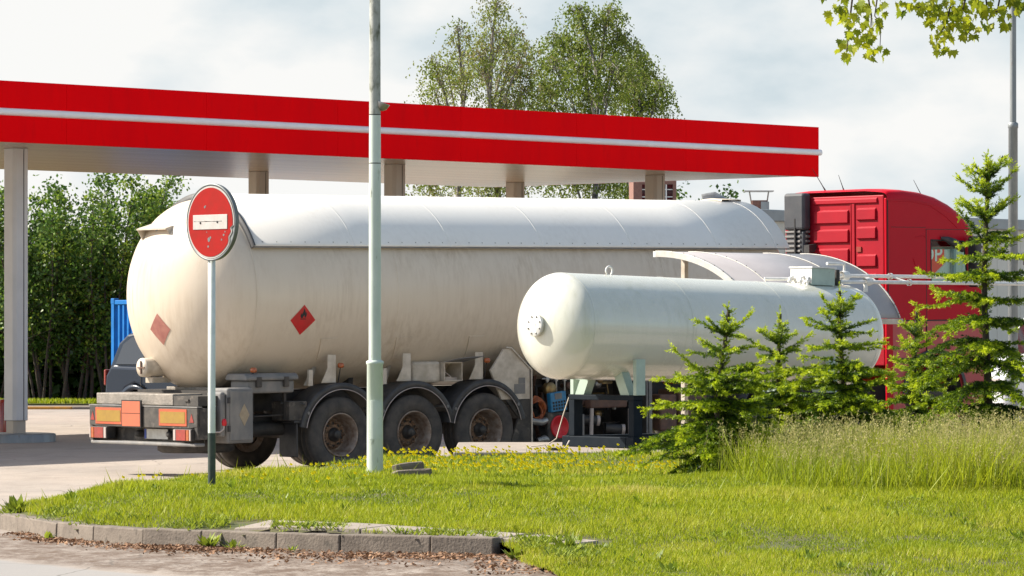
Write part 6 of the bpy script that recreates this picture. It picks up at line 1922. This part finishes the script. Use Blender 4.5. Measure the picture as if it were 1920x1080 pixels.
# deeper wood behind: one mass
def wood():
    n = 52000; r = np.random.default_rng(77)
    x = r.uniform(-19, -6.2, n); y = r.uniform(98.5, 104, n)
    top_ = 3.9 + .5 * np.sin(x * 2.1) + .4 * np.sin(x * 5.3 + 1)
    z = r.uniform(.0, 1, n) * top_ + .1
    P = np.stack([x, y, z], -1); d = unit(r.normal(size=(n, 3)) + [0, 0, -.3]); l_ = r.uniform(.16, .30, n)
    w_ = unit(np.cross(d, r.normal(size=(n, 3)))) * (l_ * .42)[:, None]
    V, Fq = cards(P, d * l_[:, None], w_, .45)
    t = np.clip(.35 + .25 * np.sin(x * 3.1 + z * 1.7) + r.normal(0, .18, n), 0, 1)
    o = mesh_np('far_wood', V, Fq, M['bush_leaf'], np.repeat(t, 4))
    tag(o, 'dark leafy wood filling the space behind the thicket stems', 'wood', kind='stuff')
wood()
def undergrowth():
    n = 9000; r = np.random.default_rng(5)
    x = r.uniform(-15, -6, n); y = r.uniform(92.2, 94, n); z = np.full(n, .19)
    h = r.uniform(.04, .14, n); a = r.uniform(0, 6.28, n)
    U = np.stack([np.cos(a) * h * .4, np.sin(a) * h * .4, h], -1); w_ = np.stack([np.cos(a + 1), np.sin(a + 1), a * 0], -1) * .02
    V, Fq = cards(np.stack([x, y, z], -1), U, w_, .4)
    tag(mesh_np('undergrowth', V, Fq, M['grass'], np.repeat(r.uniform(.2, .7, n), 4)), 'rough grass at the foot of the thicket', 'grass', kind='stuff')
undergrowth()

# ------------------------------------------------------------------ overhanging maple, trunk outside the picture
MD = 38.0
mroot = thing('maple_tree', 'maple whose sunlit leafy twigs hang into the top right corner', 'maple tree', (8.2, 38.6, float(zlawn(8.2, 38.6)) - .05))
def lw(px, py, D=MD): q = W(px, py, D); return np.array([q.x - 8.2, q.y - 38.6, q.z - mroot.location.z])
r = np.random.default_rng(9)
mb = MB()
mb.tube([(0, 0, 0), (.05, .0, 1.5), (-.05, .1, 3.2), (0, .05, 5), (.1, 0, 7)], [.24, .2, .17, .14, .08], 12)
mb.tube([(-.02, .08, 4.2), tuple(lw(2100, -120)), tuple(lw(1900, -110)), tuple(lw(1700, -120)), tuple(lw(1600, -100))], [.09, .06, .045, .03, .02], 8)
twigs = [[(1660, -110), (1648, -30), (1643, 10), (1640, 30), (1652, 45), (1650, 88)], [(1640, -100), (1625, -20), (1634, 30), (1633, 50)], [(1610, -100), (1600, -20), (1592, 50), (1588, 95)],
         [(1780, -115), (1760, -40), (1745, 5), (1720, 15)], [(1800, -112), (1790, -20), (1775, 40), (1755, 80)], [(1820, -112), (1812, -10), (1800, 40), (1820, 65)], [(1890, -110), (1880, -30), (1870, 20), (1850, 40)], [(1910, -110), (1902, -20), (1880, 30), (1885, 45)], [(1850, -110), (1845, -40), (1850, 10)]]
for tw in twigs: mb.tube([tuple(lw(a, b, MD + .1 * math.sin(a))) for a, b in tw], [.016, .011, .008, .006, .005, .004][:len(tw)], 6)
mb.build('trunk', M['bark'], mroot)
outl = [(0, 0), (.10, .06), (.34, -.02), (.30, .16), (.52, .30), (.34, .40), (.40, .62), (.20, .56), (.14, .72), (0, 1.0)]
outl = outl + [(-a, b) for a, b in reversed(outl[1:-1])]
no = len(outl)
cl = [(1580, 8, 22, 26, 26), (1600, 45, 22, 22, 26), (1592, 72, 18, 16, 20), (1588, 103, 9, 7, 7), (1632, 8, 26, 14, 18), (1640, 42, 14, 18, 12), (1645, 92, 16, 8, 10), (1672, 4, 14, 5, 4), (1626, 62, 12, 14, 10),
      (1715, 8, 16, 10, 9), (1690, 20, 6, 6, 3), (1750, 8, 26, 14, 24), (1780, 28, 30, 20, 40), (1765, 55, 20, 14, 20), (1755, 82, 12, 10, 10), (1778, 88, 12, 8, 7), (1808, 50, 20, 14, 16), (1822, 66, 8, 6, 4), (1800, 10, 26, 16, 26), (1846, 10, 20, 14, 18), (1850, 42, 12, 8, 9), (1878, 26, 14, 16, 14), (1884, 44, 7, 5, 4), (1896, 6, 12, 10, 12), (1912, 8, 10, 8, 6)]
cl += [(px, -60, 70, 40, 60) for px in range(1580, 2300, 110)] + [(px, -150, 90, 50, 50) for px in range(1700, 2500, 130)]
VV, FF, TT2 = [], [], []
for (px, py, sx, sy, n) in cl:
    for k in range(int(n * (.85 if py > -30 else 1) + .5)):
        c = lw(px + r.normal(0, sx * .62), py + r.normal(0, sy * .62), MD + r.normal(0, .22))
        s = r.uniform(.062, .100)
        d = np.array([r.normal(0, .45), r.normal(0, .45), -1.0]); d /= np.linalg.norm(d)
        w_ = np.cross(d, r.normal(size=3) + np.array([0, .9, 0])); w_ /= np.linalg.norm(w_)
        nn = np.cross(d, w_)
        for a, b in outl: VV.append(c + (w_ * a + d * b + nn * (.18 * abs(a) - .12 * b * b)) * s * 1.15)
        FF.append(len(FF)); TT2 += [np.clip(r.normal(.68, .24), 0, 1)] * no
me = bpy.data.meshes.new('crown')
me.from_pydata([tuple(v) for v in VV], [], [tuple(range(i * no, i * no + no)) for i in FF])
a = me.attributes.new('tint', 'FLOAT', 'POINT'); a.data.foreach_set('value', np.array(TT2, dtype=np.float32))
me.materials.append(M['maple_leaf'])
o = bpy.data.objects.new('crown', me); C.objects.link(o); o.parent = mroot
